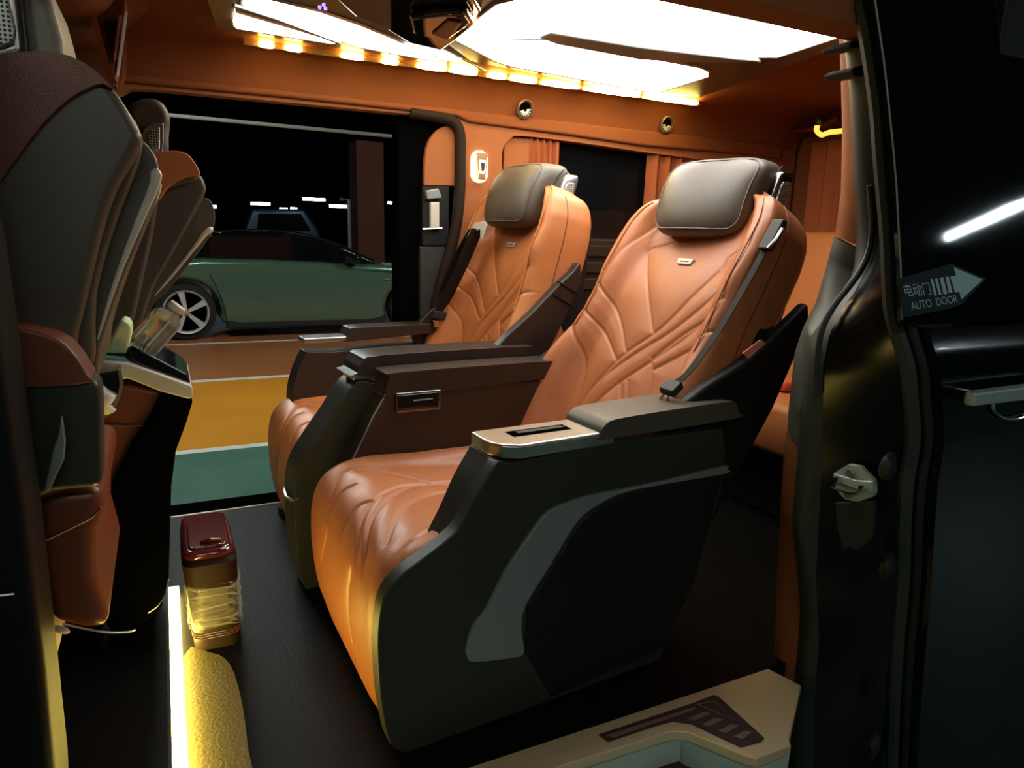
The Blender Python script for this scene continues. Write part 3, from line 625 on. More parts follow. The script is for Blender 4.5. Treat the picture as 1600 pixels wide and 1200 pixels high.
for s_ in ([(0.709,0.969),(0.92,0.965),(0.921,0.959),(0.716,0.958)], [(0.886,0.942),(0.926,0.945),(0.938,0.936),(0.895,0.932)], [(0.9,0.917),(0.937,0.922),(0.951,0.911),(0.908,0.906)],
           [(0.916,0.89),(0.953,0.894),(0.967,0.884),(0.926,0.878)], [(0.933,0.865),(0.965,0.869),(0.978,0.859),(0.943,0.851)]):
    obj('slot_bar', prism([(x-1.0, y-.92) for x, y in s_], .004, .006, 'z'), 'padbar', t, bev=.001)
ol = [(0.933,0.969,0.006),(0.972,0.964,0.006),(0.971,0.898,0.006),(0.933,0.969,0.006)]
obj('pad_outline', tube([(p[0]-1, p[1]-.92, .005) for p in ol], .0012, 5), 'padbar', t)
e = [(0.369,0.937),(0.593,0.937),(0.836,0.93),(0.863,0.914),(0.917,0.824),(0.934,0.805),(1.025,0.807)]
eo = [(x+.0, y-.035) for x, y in e]
t = thing('entry_step', 'pale grey green metal entry step below the sill plate', 'step', (1.0, .86, -.1))
pf = [(x-1.0, y-.86) for x, y in R(cr(e, 4))]
pr = pf+[(pf[-1][0]+.01, pf[-1][1]-.10), (pf[0][0], pf[0][1]-.14)]
obj('riser', prism([(a, b+.0) for a, b in pf]+[(a, b+.02) for a, b in pf[::-1]], -.05, .078, 'z'), 'stepmet', t)
obj('tread', prism(pr, -.06, .02, 'z'), 'stepmet', t, bev=.003)
pz = [(0.762,0.926),(0.831,0.935),(0.86,0.931),(0.885,0.913),(0.911,0.859)]
obj('tread_pad', prism([(x-1.0, y-.86) for x, y in pz], .02, .026, 'z'), 'pad', t)
struct(obj('wall_left_lower_body', box(-.6, 1.15, .95, 1.006, -.30, -.03), 'paint', smooth=False))

# ---------------- front floor led and mat
t = thing('floor_led_strip', 'bright yellow led strip along the edge of the front floor', 'led strip', (-.045, 1.5, 0))
obj('lens', box(.0, .024, -.50, .38, .001, .022), 'yel_em2', t, smooth=False)
obj('channel', box(-.006, .0, -.50, .38, .0, .035), 'rubber', t, smooth=False)

ff = tag(obj('floor_film', prism(R(cr([(-.019, 1.06), (.078, 1.06), (.080, 1.20), (.083, 1.36), (.072, 1.50), (.04, 1.56), (-.019, 1.57)], 3, True)), .0, .002, 'z'), 'filmfloor'), 'crinkled clear protective film tinted and lit yellow beside the floor led', 'floor film')
# ================================================================= captain seats
GROOVES_B = [[(0.976,0.5,0.999),(0.955,0.52,0.958),(0.916,0.555,0.881),(0.88,0.576,0.81),(0.84,0.624,0.733)], [(0.95,0.426,0.947),(0.937,0.493,0.923),(0.914,0.468,0.876),(0.89,0.428,0.83),(0.869,0.391,0.788),(0.83,0.323,0.713)],
 [(0.949,0.163,0.945),(0.933,0.198,0.913),(0.914,0.203,0.878),(0.88,0.241,0.811),(0.837,0.3,0.725),(0.797,0.387,0.648),(0.754,0.446,0.563),(0.73,0.466,0.516)], [(0.936,0.113,0.92),(0.912,0.135,0.873),(0.876,0.182,0.803),(0.835,0.26,0.721),(0.806,0.335,0.665),(0.774,0.406,0.603),(0.743,0.455,0.541),(0.683,0.495,0.424)],
 [(0.868,0.121,0.786),(0.861,0.14,0.774),(0.826,0.214,0.704),(0.795,0.283,0.643),(0.763,0.357,0.58),(0.731,0.411,0.518),(0.7,0.446,0.458),(0.67,0.463,0.397)], [(0.875,0.571,0.8),(0.838,0.465,0.727),(0.8,0.388,0.652)], [(0.844,0.611,0.739),(0.82,0.511,0.693),(0.787,0.408,0.627)],
 [(0.761,0.354,0.576),(0.723,0.295,0.503),(0.69,0.247,0.438)], [(0.767,0.334,0.589),(0.725,0.277,0.507),(0.693,0.23,0.442)], [(0.793,0.275,0.64),(0.764,0.241,0.583),(0.732,0.223,0.52),(0.696,0.204,0.45)], [(0.833,0.635,0.718),(0.795,0.551,0.643),(0.765,0.51,0.584),(0.717,0.49,0.491),(0.682,0.502,0.422)]]
GROOVES_C = [[(-0.027,0.29,0.385),(0.008,0.315,0.385),(0.049,0.335,0.385),(0.084,0.322,0.385)], [(-0.002,0.414,0.385),(0.042,0.442,0.385),(0.078,0.439,0.385)], [(-0.023,0.122,0.385),(0.026,0.253,0.385),(0.084,0.322,0.385),(0.157,0.368,0.385),(0.212,0.384,0.385),(0.33,0.402,0.385)],
 [(-0.014,0.117,0.385),(0.042,0.235,0.385),(0.096,0.292,0.385),(0.176,0.359,0.385),(0.223,0.378,0.385),(0.358,0.388,0.385)], [(0.038,0.131,0.385),(0.106,0.225,0.385),(0.177,0.289,0.385),(0.238,0.321,0.385),(0.324,0.321,0.385)], [(-0.005,0.42,0.385),(0.027,0.472,0.385),(0.087,0.527,0.385),(0.154,0.49,0.385),(0.227,0.42,0.385),(0.286,0.348,0.385),(0.318,0.31,0.385)],
 [(-0.017,-0.019,0.385),(0.046,0.069,0.385),(0.104,0.098,0.385),(0.217,0.17,0.385),(0.367,0.219,0.385)], [(0.005,0.478,0.181),(0.005,0.439,0.246),(0.005,0.407,0.305)], [(0.005,0.216,0.092),(0.005,0.233,0.148),(0.005,0.232,0.232),(0.005,0.203,0.318),(0.005,0.177,0.356)]]
def groove_field(pts, grooves, depth, wid, puff=.004, pw=.028):
    h = np.zeros(len(pts)); dmin = np.full(len(pts), 9.)
    for g in grooves:
        g = np.array(cr(g, 5))
        for a, b in zip(g[:-1], g[1:]):
            ab = b-a; L = ab@ab
            if L < 1e-9: continue
            t = np.clip(((pts-a)@ab)/L, 0, 1); d = np.linalg.norm(pts-(a+t[:, None]*ab), axis=1); dmin = np.minimum(dmin, d)
    return -depth*np.exp(-(dmin/wid)**2)+puff*(1-np.exp(-(dmin/pw)**2))-puff
def flat_grooves(gs, mode):
    return gs
def captain_seat(name, label, pos, rec, near):
    th = math.radians(4)
    t = thing(name, label, 'seat', (pos[0], pos[1], 0), th, None)
    VC = .335
    r = math.radians(rec); d = np.array([math.sin(r), 0, math.cos(r)]); nrm = np.array([-math.cos(r), 0, math.sin(r)]); B0 = np.array([.62, 0, .30])
    # ---- backrest
    TOP = .862 if near else .825
    sT = [-.02, .10, .20, .32, .44, .52, .62, TOP-.15, TOP-.09, TOP-.045, TOP-.02, TOP-.006, TOP]
    wL = [.27, .292, .302, .296, .272, .266, .268, .268, .262, .240, .215, .19, .15]   # half width
    bL = [.06, .080, .088, .078, .050, .042, .044, .034, .026, .018, .004, -.015, -.03]
    tT = [.10, .12, .13, .14, .14, .15, .155, .155, .15, .145, .135, .12, .10]
    ns = 240; na = 220; rows = []; front = []
    S_ = np.linspace(-.02, TOP, ns)
    W_ = np.interp(S_, sT, wL); B_ = np.interp(S_, sT, bL); T_ = np.interp(S_, sT, tT)
    k7 = np.ones(9)/9
    def sm(a): return np.convolve(np.pad(a, 4, 'edge'), k7, 'valid')
    W_, B_, T_ = sm(W_), sm(B_), sm(T_)
    allp = []; fm = []
    for s, w_, b_, t_ in zip(S_, W_, B_, T_):
        q0 = min(1, max(0, (s-(TOP-.32))/.26)); c0 = -.030*q0*q0*(3-2*q0)-.015*max(0, (s-TOP+.05)/.05)
        half = [(.0, c0), (.25*w_/.28, c0)]
        ctrl = [(-.85, -t_), (-.98, -t_*.85), (-1.0, -t_*.25), (-.985, b_*.45), (-.93, b_*.92), (-.86, b_), (-.76, b_*.72), (-.66, b_*.18+c0*.5), (-.56, c0), (-.28, c0-.002), (0, c0-.003),
                (.28, c0-.002), (.56, c0), (.66, b_*.18+c0*.5), (.76, b_*.72), (.86, b_), (.93, b_*.92), (.985, b_*.45), (1.0, -t_*.25), (.98, -t_*.85), (.85, -t_)]
        C_ = np.array([(a*w_, h) for a, h in ctrl]); cc = np.array(cr(C_, 12))
        L = np.concatenate([[0], np.cumsum(np.linalg.norm(np.diff(cc, axis=0), axis=1))]); u = np.linspace(0, L[-1], na)
        x = np.interp(u, L, cc[:, 0]); h = np.interp(u, L, cc[:, 1])
        P3 = B0[None]+np.outer(np.full(na, s), d)+np.outer(h, nrm); P3[:, 1] = VC+x
        allp.append(P3)
    A = np.array(allp)  # ns,na,3
    # grooves evaluated in the flattened plane (h removed)
    flat = A.reshape(-1, 3)-np.outer((A.reshape(-1, 3)-B0-np.array([0, 0, 0]))@nrm, nrm)
    n_ref = np.array([-math.cos(math.radians(27)), 0, math.sin(math.radians(27))]); d_ref = np.array([math.sin(math.radians(27)), 0, math.cos(math.radians(27))])
    def conv(g):
        out = []
        for p in g:
            q = np.array(p)-B0; out.append((q@d_ref, q[1]-VC))
        return out
    gs = [conv(g) for g in GROOVES_B]
    # the pattern is symmetrical: mirror the sweeping lines
    gs2 = [[(a, -b) for a, b in g] for g in (gs[5], gs[6])]
    sx = np.stack([(flat-B0)@d, flat[:, 1]-VC], 1)
    gf = groove_field(sx, gs+gs2, .0042, .0036, .0035, .025)
    hh_ = (A.reshape(-1, 3)-B0)@nrm
    gf = np.where(hh_ > -.06, gf, 0)
    A = (A.reshape(-1, 3)+np.outer(gf, nrm)).reshape(ns, na, 3)
    rows = [list(map(tuple, a)) for a in A]
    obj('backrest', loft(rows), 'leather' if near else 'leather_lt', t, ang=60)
    # crest piping and side seam on both sides
    for sg in (-1, 1):
        q_ = np.linspace(.42, TOP-.03, 20)
        pts = [B0+d*s+nrm*(float(np.interp(s, S_, B_))+.0015)+np.array([0, VC+sg*.86*float(np.interp(s, S_, W_)), 0]) for s in q_]
        obj('piping', tube([tuple(p) for p in cr(pts, 2)], .0024, 6), 'leather' if near else 'leather_lt', t)
        pts = [B0+d*s-nrm*.25*float(np.interp(s, S_, T_))+np.array([0, VC+sg*(float(np.interp(s, S_, W_))+.0005), 0]) for s in q_]
        obj('side_seam', tube([tuple(p) for p in cr(pts, 2)], .0018, 6), 'leather_red', t)
    def on_back(s, v, h=0): return B0+d*s+nrm*h+np.array([0, v, 0])
    # ---- rear shell of backrest
    rws = []
    for s in np.linspace(-.10, TOP-.09, 22):
        w_ = float(np.interp(s, [-.1, .0, .3, .6, .8, .88], [.22, .275, .285, .262, .24, .17])); tk = float(np.interp(s, [-.1, 0, .3, .6, .88], [.20, .24, .22, .18, .17]))
        ring = []
        for a, h in ((-1, -.07), (-1.0, -.12), (-.92, -tk+.01), (-.6, -tk-.01), (0, -tk-.015), (.6, -tk-.01), (.92, -tk+.01), (1.0, -.12), (1, -.07)):
            ring.append(tuple(on_back(s, VC+a*w_, h)))
        rws.append(ring)
    obj('rear_shell', loft(rws), 'shell_dk', t, bev=.01)
    # ---- side cheeks (dark) covering the lower sides
    if near:
        ck = [(0.626,0.553),(0.654,0.582),(0.738,0.633),(0.832,0.672),(0.899,0.707),(0.978,0.758),(1.052,0.81),(1.06,0.767),(1.025,0.677),(0.966,0.557),(0.903,0.463),(0.85,0.384),(0.816,0.326),(0.655,0.356)]
    else:
        ck = [(0.545,0.592),(0.607,0.654),(0.692,0.721),(0.774,0.795),(0.83,0.839),(0.857,0.867),(0.862,0.809),(0.807,0.694),(0.743,0.579),(0.701,0.503),(0.59,0.473)]
    cs = obj('side_cheek', prism(R(cr(ck[:7], 3))+ck[7:], .028, .062), 'shell_dk' if near else 'brown', t, bev=.012, seg=3)
    if not near:
        for q0, q1 in (([(0.777,0.026,0.811),(0.849,0.026,0.774)]), ([(0.762,0.026,0.773),(0.834,0.026,0.737)])):
            obj('cheek_groove', tube([q0, q1], .0025, 6), 'shell_dk', t)
    cs = obj('side_cheek', prism(R(cr(ck[:7], 3))+ck[7:], .608, .64), 'shell_dk' if near else 'brown', t, bev=.012, seg=3)
    # ---- headrest
    hc = np.array([1.035, .345, 1.052]) if near else np.array([.835, .345, 1.068])
    HW, HH, HD = .150, .106, .075
    yawh = math.radians(10 if near else 2)
    ca, sa = math.cos(yawh), math.sin(yawh)
    tilt = math.radians(rec*.35)
    def hf(x, y, z):
        tz = (z+HH)/(2*HH)
        # front face leans back towards the top, top rounded to the rear
        x2 = x + .060*tz**2.6*(1 if x < 0 else .5) - .018*(1-(y/HW)**2)*(x < 0)
        x2, z2 = x2*math.cos(tilt)+z*math.sin(tilt), -x2*math.sin(tilt)*.4+z*math.cos(tilt)
        yy = y*(1-.06*(1-tz))
        return (hc[0]+x2*ca-yy*sa, hc[1]+x2*sa+yy*ca, hc[2]+z2)
    obj('headrest', superell(HD, HW, HH, .42, .38, 72, 44, hf), 'headrest', t)
    # front panel piping
    def face(y, z):
        e2, e1 = .38, .42
        f1 = max(0, 1-abs(z/HH)**(2/e1)); cp = f1**(e1/2)
        if cp <= 0: return hf(0, y, z)
        f2 = max(0, 1-abs(y/(HW*cp))**(2/e2)); return hf(-HD*cp*f2**(e2/2)-.001, y, z)
    fp = rrect(-HW*.90, HW*.90, -HH*.80, HH*.90, .035, 6); fpp = []
    for a, b in zip(fp, fp[1:]+fp[:1]):
        for k in range(3): fpp.append(face(a[0]+(b[0]-a[0])*k/3, a[1]+(b[1]-a[1])*k/3))
    obj('headrest_piping', tube(fpp, .0022, 6, closed=True), 'headrest', t)
    sd = [hf(x, -HW*1.0, z) for x, z in ((.028, HH*.80), (.012, HH*.5), (.004, 0), (.002, -HH*.6), (.01, -HH*.85))]
    obj('headrest_seam', tube(cr(sd, 4), .0018, 6), 'shell_dk', t)
    for sg in (-1, 1):   # bracket wing with speaker mesh behind the pillow
        w0 = hc+np.array([.062, sg*.138, -.018])
        obj('headrest_bracket', superell(.03, .022, .085, .35, .35, 24, 14, lambda x, y, z: (w0[0]+x+z*.35, w0[1]+y, w0[2]+z)), 'silver' if not near else 'darkchrome', t)
        if sg < 0: obj('bracket_mesh', superell(.018, .004, .06, .3, .3, 20, 10, lambda x, y, z: (w0[0]+x+z*.35, w0[1]-.022+y, w0[2]+z)), 'mesh', t)
    w1 = hc+np.array([.075, -.045, .035])
    obj('headrest_rear_cover', superell(.045, .09, .05, .5, .5, 24, 14, lambda x, y, z: (w1[0]+x, w1[1]+y, w1[2]+z)), 'shell', t)
    # ---- emblem
    e0 = on_back(.668 if near else .632, VC-.005, -.015)
    em = [tuple(e0+d*b+nrm*.004+np.array([0, -a, 0])) for a, b in ((-.030, .009), (.030, .009), (.024, -.009), (-.024, -.009))]
    em2 = [tuple(np.array(p)-nrm*.010) for p in em]
    eo_ = obj('badge', mesh(em+em2, [[0, 1, 2, 3], [7, 6, 5, 4], [0, 1, 5, 4], [1, 2, 6, 5], [2, 3, 7, 6], [3, 0, 4, 7]]), 'satin', t, bev=.003, seg=3)
    obj('badge_line', tube([tuple(e0+nrm*.0048+np.array([0, -.016, 0])), tuple(e0+nrm*.0048+np.array([0, .016, 0]))], .0016, 6), 'darkchrome', t)
    # ---- cushion with leg rest
    prof = cr([(.74, .335), (.55, .345), (.30, .368), (.15, .387), (.085, .382), (.035, .352), (.010, .295), (.004, .20), (.012, .10), (.030, .03)], 16)
    prof = np.array(prof); Lp = np.concatenate([[0], np.cumsum(np.linalg.norm(np.diff(prof, axis=0), axis=1))])
    ns2 = 260; U = np.linspace(0, Lp[-1], ns2); px_ = np.interp(U, Lp, prof[:, 0]); pz_ = np.interp(U, Lp, prof[:, 1])
    tx = np.gradient(px_, U); tz = np.gradient(pz_, U); ln = np.hypot(tx, tz); nx_, nz_ = -tz/ln*-1, tx/ln*-1
    # normal pointing up / forward
    nx_, nz_ = tz/ln, -tx/ln
    na2 = 190; A2 = []
    VC2 = .335; CU = 0 if near else .030
    for i in range(ns2):
        f = U[i]/Lp[-1]
        w_ = float(np.interp(f, [0, .3, .45, .56, .8, .95, 1], [.235, .242, .255, .284 if near else .275, .284 if near else .275, .275 if near else .265, .26 if near else .25])); vc_ = float(np.interp(f, [.4, .58], [.340, .318 if near else .385]))
        b_ = float(np.interp(f, [0, .25, .45, .60, .75, 1], [.045, .042, .022, .006, .0, -.004])); tk = float(np.interp(f, [0, .5, .62, 1], [.10, .10, .09, .06]))
        rd = float(np.interp(f, [.4, .6, 1], [0, .018, .018])); ctrl = [(-.93, -tk), (-1.0, -tk*.6), (-1.0, -.03), (-.96, b_*.7-.008), (-.86, b_), (-.74, b_*.75), (-.64, b_*.15), (-.5, 0), (-.25, 0), (0, 0), (.25, 0), (.5, 0), (.64, b_*.15), (.74, b_*.75), (.86, b_), (.96, b_*.7-.008), (1.0, -.03), (1.0, -tk*.6), (.93, -tk)]
        cc = np.array(cr([(a*w_, h) for a, h in ctrl], 10)); L = np.concatenate([[0], np.cumsum(np.linalg.norm(np.diff(cc, axis=0), axis=1))]); u = np.linspace(0, L[-1], na2)
        x = np.interp(u, L, cc[:, 0]); h = np.interp(u, L, cc[:, 1])
        A2.append(np.stack([px_[i]+nx_[i]*h-.008+x*.045+CU, vc_+x, pz_[i]+nz_[i]*h], 1))
    A2 = np.array(A2); F_ = A2.reshape(-1, 3)
    top = F_[:, 2] > .30; gf = np.zeros(len(F_))
    gT = [[(p[0], p[1]) for p in g] for g in GROOVES_C[:7]]; gF = [[(p[1], p[2]) for p in g] for g in GROOVES_C[7:]]
    gf[top] = groove_field(F_[top][:, :2]-np.array([CU, 0]), gT, .0050, .0040, .004, .025)
    gb = groove_field(F_[~top][:, 1:], gF, .0050, .0040, .004, .025); gf[~top] = gb
    wz_ = np.clip((F_[:, 2]-.30)/.04, 0, 1); wb_ = np.clip((.30-F_[:, 2])/.03, 0, 1); gf = np.where(top, gf*wz_, gf*wb_)
    ci = np.repeat(np.arange(ns2), na2)
    F_ = F_+np.stack([nx_[ci]*gf, np.zeros(len(gf)), nz_[ci]*gf], 1)
    A2 = F_.reshape(ns2, na2, 3)
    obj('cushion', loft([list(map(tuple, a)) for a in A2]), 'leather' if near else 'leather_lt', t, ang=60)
    # ---- seat base between the arms
    obj('seat_base', box(.13, .70, .06, .62, .02, .30), 'shell_dk', t, bev=.02)
    obj('seat_rail', box(.05, .72, .08, .12, .0, .03), 'rubber', t, bev=.004)
    obj('seat_rail', box(.05, .72, .54, .58, .0, .03), 'rubber', t, bev=.004)
    # ---- arms
    shell_poly = [(0.15,0.573),(0.235,0.54),(0.441,0.55),(0.768,0.542),(0.785,0.496),(0.79,0.428),(0.756,0.273),(0.726,0.185),(0.701,0.112),(0.654,0.041),(0.638,0.014),(0.36,0.007),(0.196,-0),(0.113,-0.011),(0.035,-0.004),(0.001,0.025),(-0.017,0.066),(-0.026,0.153),(-0.034,0.273),(-0.029,0.338),(-0.008,0.378),(0.036,0.402),(0.07,0.429),(0.096,0.473),(0.125,0.531)]
    arm_top = [(0.15,0.577)][0]
    if near:
        near_front = R(cr([(.06, .012), (.05, .1), (.06, .25), (.09, .33), (.118, .385), (.142, .428), (.173, .491), (.203, .538), (.208, .548)], 3))
        skin = R(cr([(.030, .012), (0, .04), (-.016, .12), (-.022, .20), (-.022, .27), (-.010, .335), (.020, .368), (.06, .390), (.105, .415), (.135, .44), (.165, .49), (.198, .538), (.208, .548)], 3))
    else:
        near_front = R(cr([(.0, .012), (-.012, .06), (-.018, .12), (-.022, .20), (-.018, .30), (.0, .36), (.04, .42), (.085, .48), (.125, .54), (.150, .56), (.155, .565)], 3))
    poly = shell_poly[1:14]+near_front
    poly = [(a, max(b, .012)) for a, b in poly]
    if near:
        obj('arm_shell', prism([(a, max(b, .012)) for a, b in shell_poly[1:14]]+skin, 0, .034), 'shell', t, bev=.012, seg=4)
        obj('arm_body', prism(poly, .03, .115), 'shell', t, bev=.022, seg=4)
    else:
        obj('arm_shell', prism(poly, 0, .115), 'shell', t, bev=.022, seg=4)
    # trim boomerang on the outer shell
    if near:
        tr = [(0.146,0.195),(0.161,0.24),(0.183,0.26),(0.226,0.334),(0.28,0.4),(0.314,0.433),(0.357,0.444),(0.426,0.45),(0.592,0.45),(0.779,0.455),(0.788,0.448),(0.781,0.438),(0.516,0.443),(0.428,0.425),(0.383,0.4),(0.326,0.324),(0.271,0.25),(0.264,0.197),(0.272,0.149),(0.246,0.145),(0.162,0.162),(0.149,0.176)]
        obj('shell_trim', prism(R(cr(tr, 3, True)), -.008, .01), 'trimgrey', t, bev=.004)
        rec_ = [(0.519,0.438),(0.434,0.42),(0.389,0.393),(0.332,0.316),(0.277,0.242),(0.275,0.146),(0.344,0.02),(0.654,0.045),(0.725,0.193),(0.782,0.434)]
        obj('lower_panel', prism(rec_, -.004, .01), 'shell_dk', t, bev=.006)
    # plate with slot and pad on the outer (near) arm
    if near:
        pl = [(0.194,0.073,0.566),(0.183,0.001,0.566),(0.204,-0.052,0.566),(0.421,-0.027,0.566),(0.399,0.055,0.566),(0.39,0.065,0.566)]
        pq = [(.208, .114), (.206, .045), (.218, .012), (.250, -.006), (.470, -.002), (.440, .114)]
        obj('arm_plate', prism(R(cr(pq[:3], 3))+pq[3:], .546, .574, 'z'), 'silver', t, bev=.006, seg=3)
        a = [(.265, .045), (.395, .045), (.395, .078), (.265, .078)]
        obj('plate_slot', prism(a, .5735, .5755, 'z'), 'blackgap', t)
        obj('slot_slider', prism([(.28, .055), (.385, .055), (.385, .068), (.28, .068)], .575, .577, 'z'), 'rubber', t)
        pad = [(.430, .567), (.445, .592), (.50, .600), (.76, .604), (.80, .596), (.81, .575), (.80, .562), (.44, .560)]
        obj('arm_pad', prism(R(cr(pad, 3, True)), -.004, .118), 'headrest', t, bev=.014, seg=4)
    else:
        pad = [(.15, .585), (.165, .615), (.22, .628), (.63, .628), (.68, .620), (.69, .604), (.66, .594), (.17, .580)]
        obj('arm_pad', prism(R(cr(pad, 3, True)), -.004, .118), 'brown', t, bev=.014, seg=4)
        obj('arm_plate', prism([(.140, .010), (.140, .10), (.22, .11), (.27, .01)], .562, .580, 'z'), 'silver', t, bev=.006)
        obj('arm_ring', tube([(-.012, .116, .27), (-.024, .10, .262), (-.03, .055, .258), (-.024, .012, .262), (-.012, .0, .27)], .004, 6), 'silver', t)
    # inner arm
    if near: ip = poly
    else: ip = [(a, max(b, .012)) for a, b in shell_poly[1:14]]+R(cr([(.12, .012), (.12, .1), (.12, .25), (.11, .36), (.115, .428), (.135, .491), (.158, .538), (.163, .548)], 3))
    zmax = .56
    io = obj('inner_arm', prism([(a, b) for a, b in ip], .575, .655), 'brown', t, bev=.02, seg=4)
    if near:
        pad = [(.205, .545), (.215, .590), (.25, .602), (.72, .600), (.76, .585), (.75, .555), (.25, .540)]
        obj('inner_arm_pad', prism(R(cr(pad, 3, True)), .571, .66), 'brown', t, bev=.012, seg=4)
        cp = [(0.227,0.55),(0.353,0.549),(0.353,0.495),(0.23,0.497)]
        obj('control_frame', prism(cp, .566, .58), 'darkchrome', t, bev=.004)
        cp2 = [(0.232,0.544),(0.345,0.544),(0.345,0.502),(0.233,0.503)]
        obj('control_panel', prism(cp2, .563, .57), 'gloss', t, bev=.002)
        ln_ = [(0.273,0.562,0.528),(0.326,0.562,0.528)]
        obj('control_slider', tube(ln_, .0018, 6), 'silver', t)
        ed = [(p[0]-.001, .579, p[1]) for p in near_front[6:]]
        obj('edge_piping', tube(ed[::2], .003, 6), 'trimgrey', t)
    else:
        pad = [(.30, .585), (.31, .612), (.36, .622), (.75, .620), (.78, .600), (.32, .575)]
        obj('inner_arm_pad', prism(R(cr(pad, 3, True)), .571, .66), 'brown', t, bev=.012, seg=4)
        obj('inner_arm_plate', prism([(.155, .58), (.155, .655), (.33, .655), (.33, .58)], .572, .592, 'z'), 'silver', t, bev=.006)
    # ---- belt
    if near:
        g = [(0.887,0.018,0.96)][0]
        obj('belt_guide', obox(g, (.020, 0, .032), (0, .016, 0), (-.008, 0, .004)), 'rubber', t, bev=.004)
        obj('guide_edge', tube([(0.88,-0.011,0.975),(0.867,-0.007,0.951),(0.858,0.003,0.933)], .0035, 6), 'silver', t)
        bp_ = [(0.885,0.022,0.952),(0.834,0.033,0.853)]+[(0.762,0.035,0.75)]+[(0.694,0.042,0.666),(0.676,0.073,0.63)]
        obj('belt_strap', ribbon(cr(bp_, 5), .024, .0015, (.3, 1, 0)), 'belt', t)
        bk_ = [(0.672,0.066,0.629)][0]
        obj('belt_buckle', obox(bk_, (.014, .0, .010), (0, .022, 0), (-.004, 0, .008)), 'rubber', t, bev=.004)
        b2 = [(0.675,0.067,0.629),(0.659,0.066,0.596),(0.641,0.064,0.562)]
        obj('lap_strap', ribbon(b2, .024, .0015, (.6, .6, 0)), 'belt', t)
        obj('belt_tongue', tube([(0.66,0.077,0.614),(0.645,0.082,0.585)], .0035, 6), 'brass', t)
        tg = [(0.833,0.02,0.703),(0.887,0.02,0.731),(0.903,0.02,0.722),(0.853,0.02,0.69)]
        obj('care_label', mesh([tuple(p) for p in tg]+[(p[0]+.001, p[1]+.004, p[2]) for p in tg], [[0, 1, 2, 3], [7, 6, 5, 4], [0, 1, 5, 4], [1, 2, 6, 5], [2, 3, 7, 6], [3, 0, 4, 7]]), 'tag', t, smooth=False)
    else:
        g = [(0.724,0.444,0.964)][0]
        gq = [(0.704,0.505,0.926),(0.717,0.46,0.979),(0.718,0.388,0.983),(0.715,0.368,0.971),(0.703,0.375,0.923),(0.705,0.396,0.929),(0.712,0.411,0.958),(0.708,0.476,0.944)]
        obj('belt_guide', mesh([tuple(p) for p in gq]+[(p[0]+.01, p[1]+.012, p[2]) for p in gq], [list(range(8)), list(range(15, 7, -1))]+[[i, (i+1) % 8, (i+1) % 8+8, i+8] for i in range(8)]), 'satin', t, bev=.002)
        bp_ = [(0.716,0.438,0.958),(0.685,0.489,0.833),(0.662,0.536,0.741),(0.638,0.576,0.646)]
        obj('belt_strap', ribbon(cr(bp_, 5), .055, .002, (1, .1, .4)), 'belt', t)
        bp_ = [(0.722,0.488,0.957),(0.699,0.553,0.863),(0.664,0.61,0.723)]
        obj('belt_strap', ribbon(cr(bp_, 5), .04, .002, (1, .1, .4)), 'belt', t)
        b2 = [(0.633,0.575,0.642),(0.616,0.615,0.572),(0.598,0.662,0.502)]
        obj('lap_strap', ribbon(b2, .055, .002, (1, .1, .4)), 'belt', t)
        bk_ = [(0.631,0.56,0.655)][0]
        obj('belt_buckle', obox(bk_, (.026, 0, -.004), (0, .010, 0), (.004, 0, .014)), 'rubber', t, bev=.005)
        b3 = [(0.622,0.56,0.637),(0.615,0.551,0.611)]
        obj('belt_tongue', obox(np.array(b3[0])*.5+np.array(b3[1])*.5, (.012, 0, -.002), (0, .003, 0), (-.002, 0, .012)), 'chrome', t, bev=.002)
    return t
captain_seat('captain_seat', 'tan quilted leather captain seat nearest the camera with dark outer shell', (.31, 1.07), 27, True)
captain_seat('captain_seat', 'orange leather captain seat on the far side beside the lamp pillar', (.28, 1.75), 14, False)

# ================================================================= rear bench
t = thing('rear_bench', 'orange pleated rear bench seat glimpsed behind the near seat', 'bench', (2.1, 1.7, 0))
obj('bench_cushion', superell(.30, .68, .10, .3, .2, 40, 16, lambda x, y, z: (x-.05, y, z+.34+.004*math.sin(y*90))), 'leather', t)
obj('bench_backrest', superell(.09, .66, .33, .3, .2, 40, 24, lambda x, y, z: (x+.24+z*.25, y, z+.66)), 'leather_lt', t)
obj('bench_headrest', superell(.06, .20, .08, .4, .3, 30, 16, lambda x, y, z: (x+.34, y-.38, z+1.02)), 'leather_lt', t)
obj('bench_base', box(-.25, .3, -.62, .62, 0, .26), 'shell_dk', t, bev=.02)
q = [(1.9,1.725,0.434)][0]
tag(obj('red_packet', superell(.035, .05, .02, .5, .6, 20, 10, lambda x, y, z: (x+q[0], y+q[1], z+.462)), 'sofred'), 'small red packet lying on the rear bench beside pillar', 'packet')

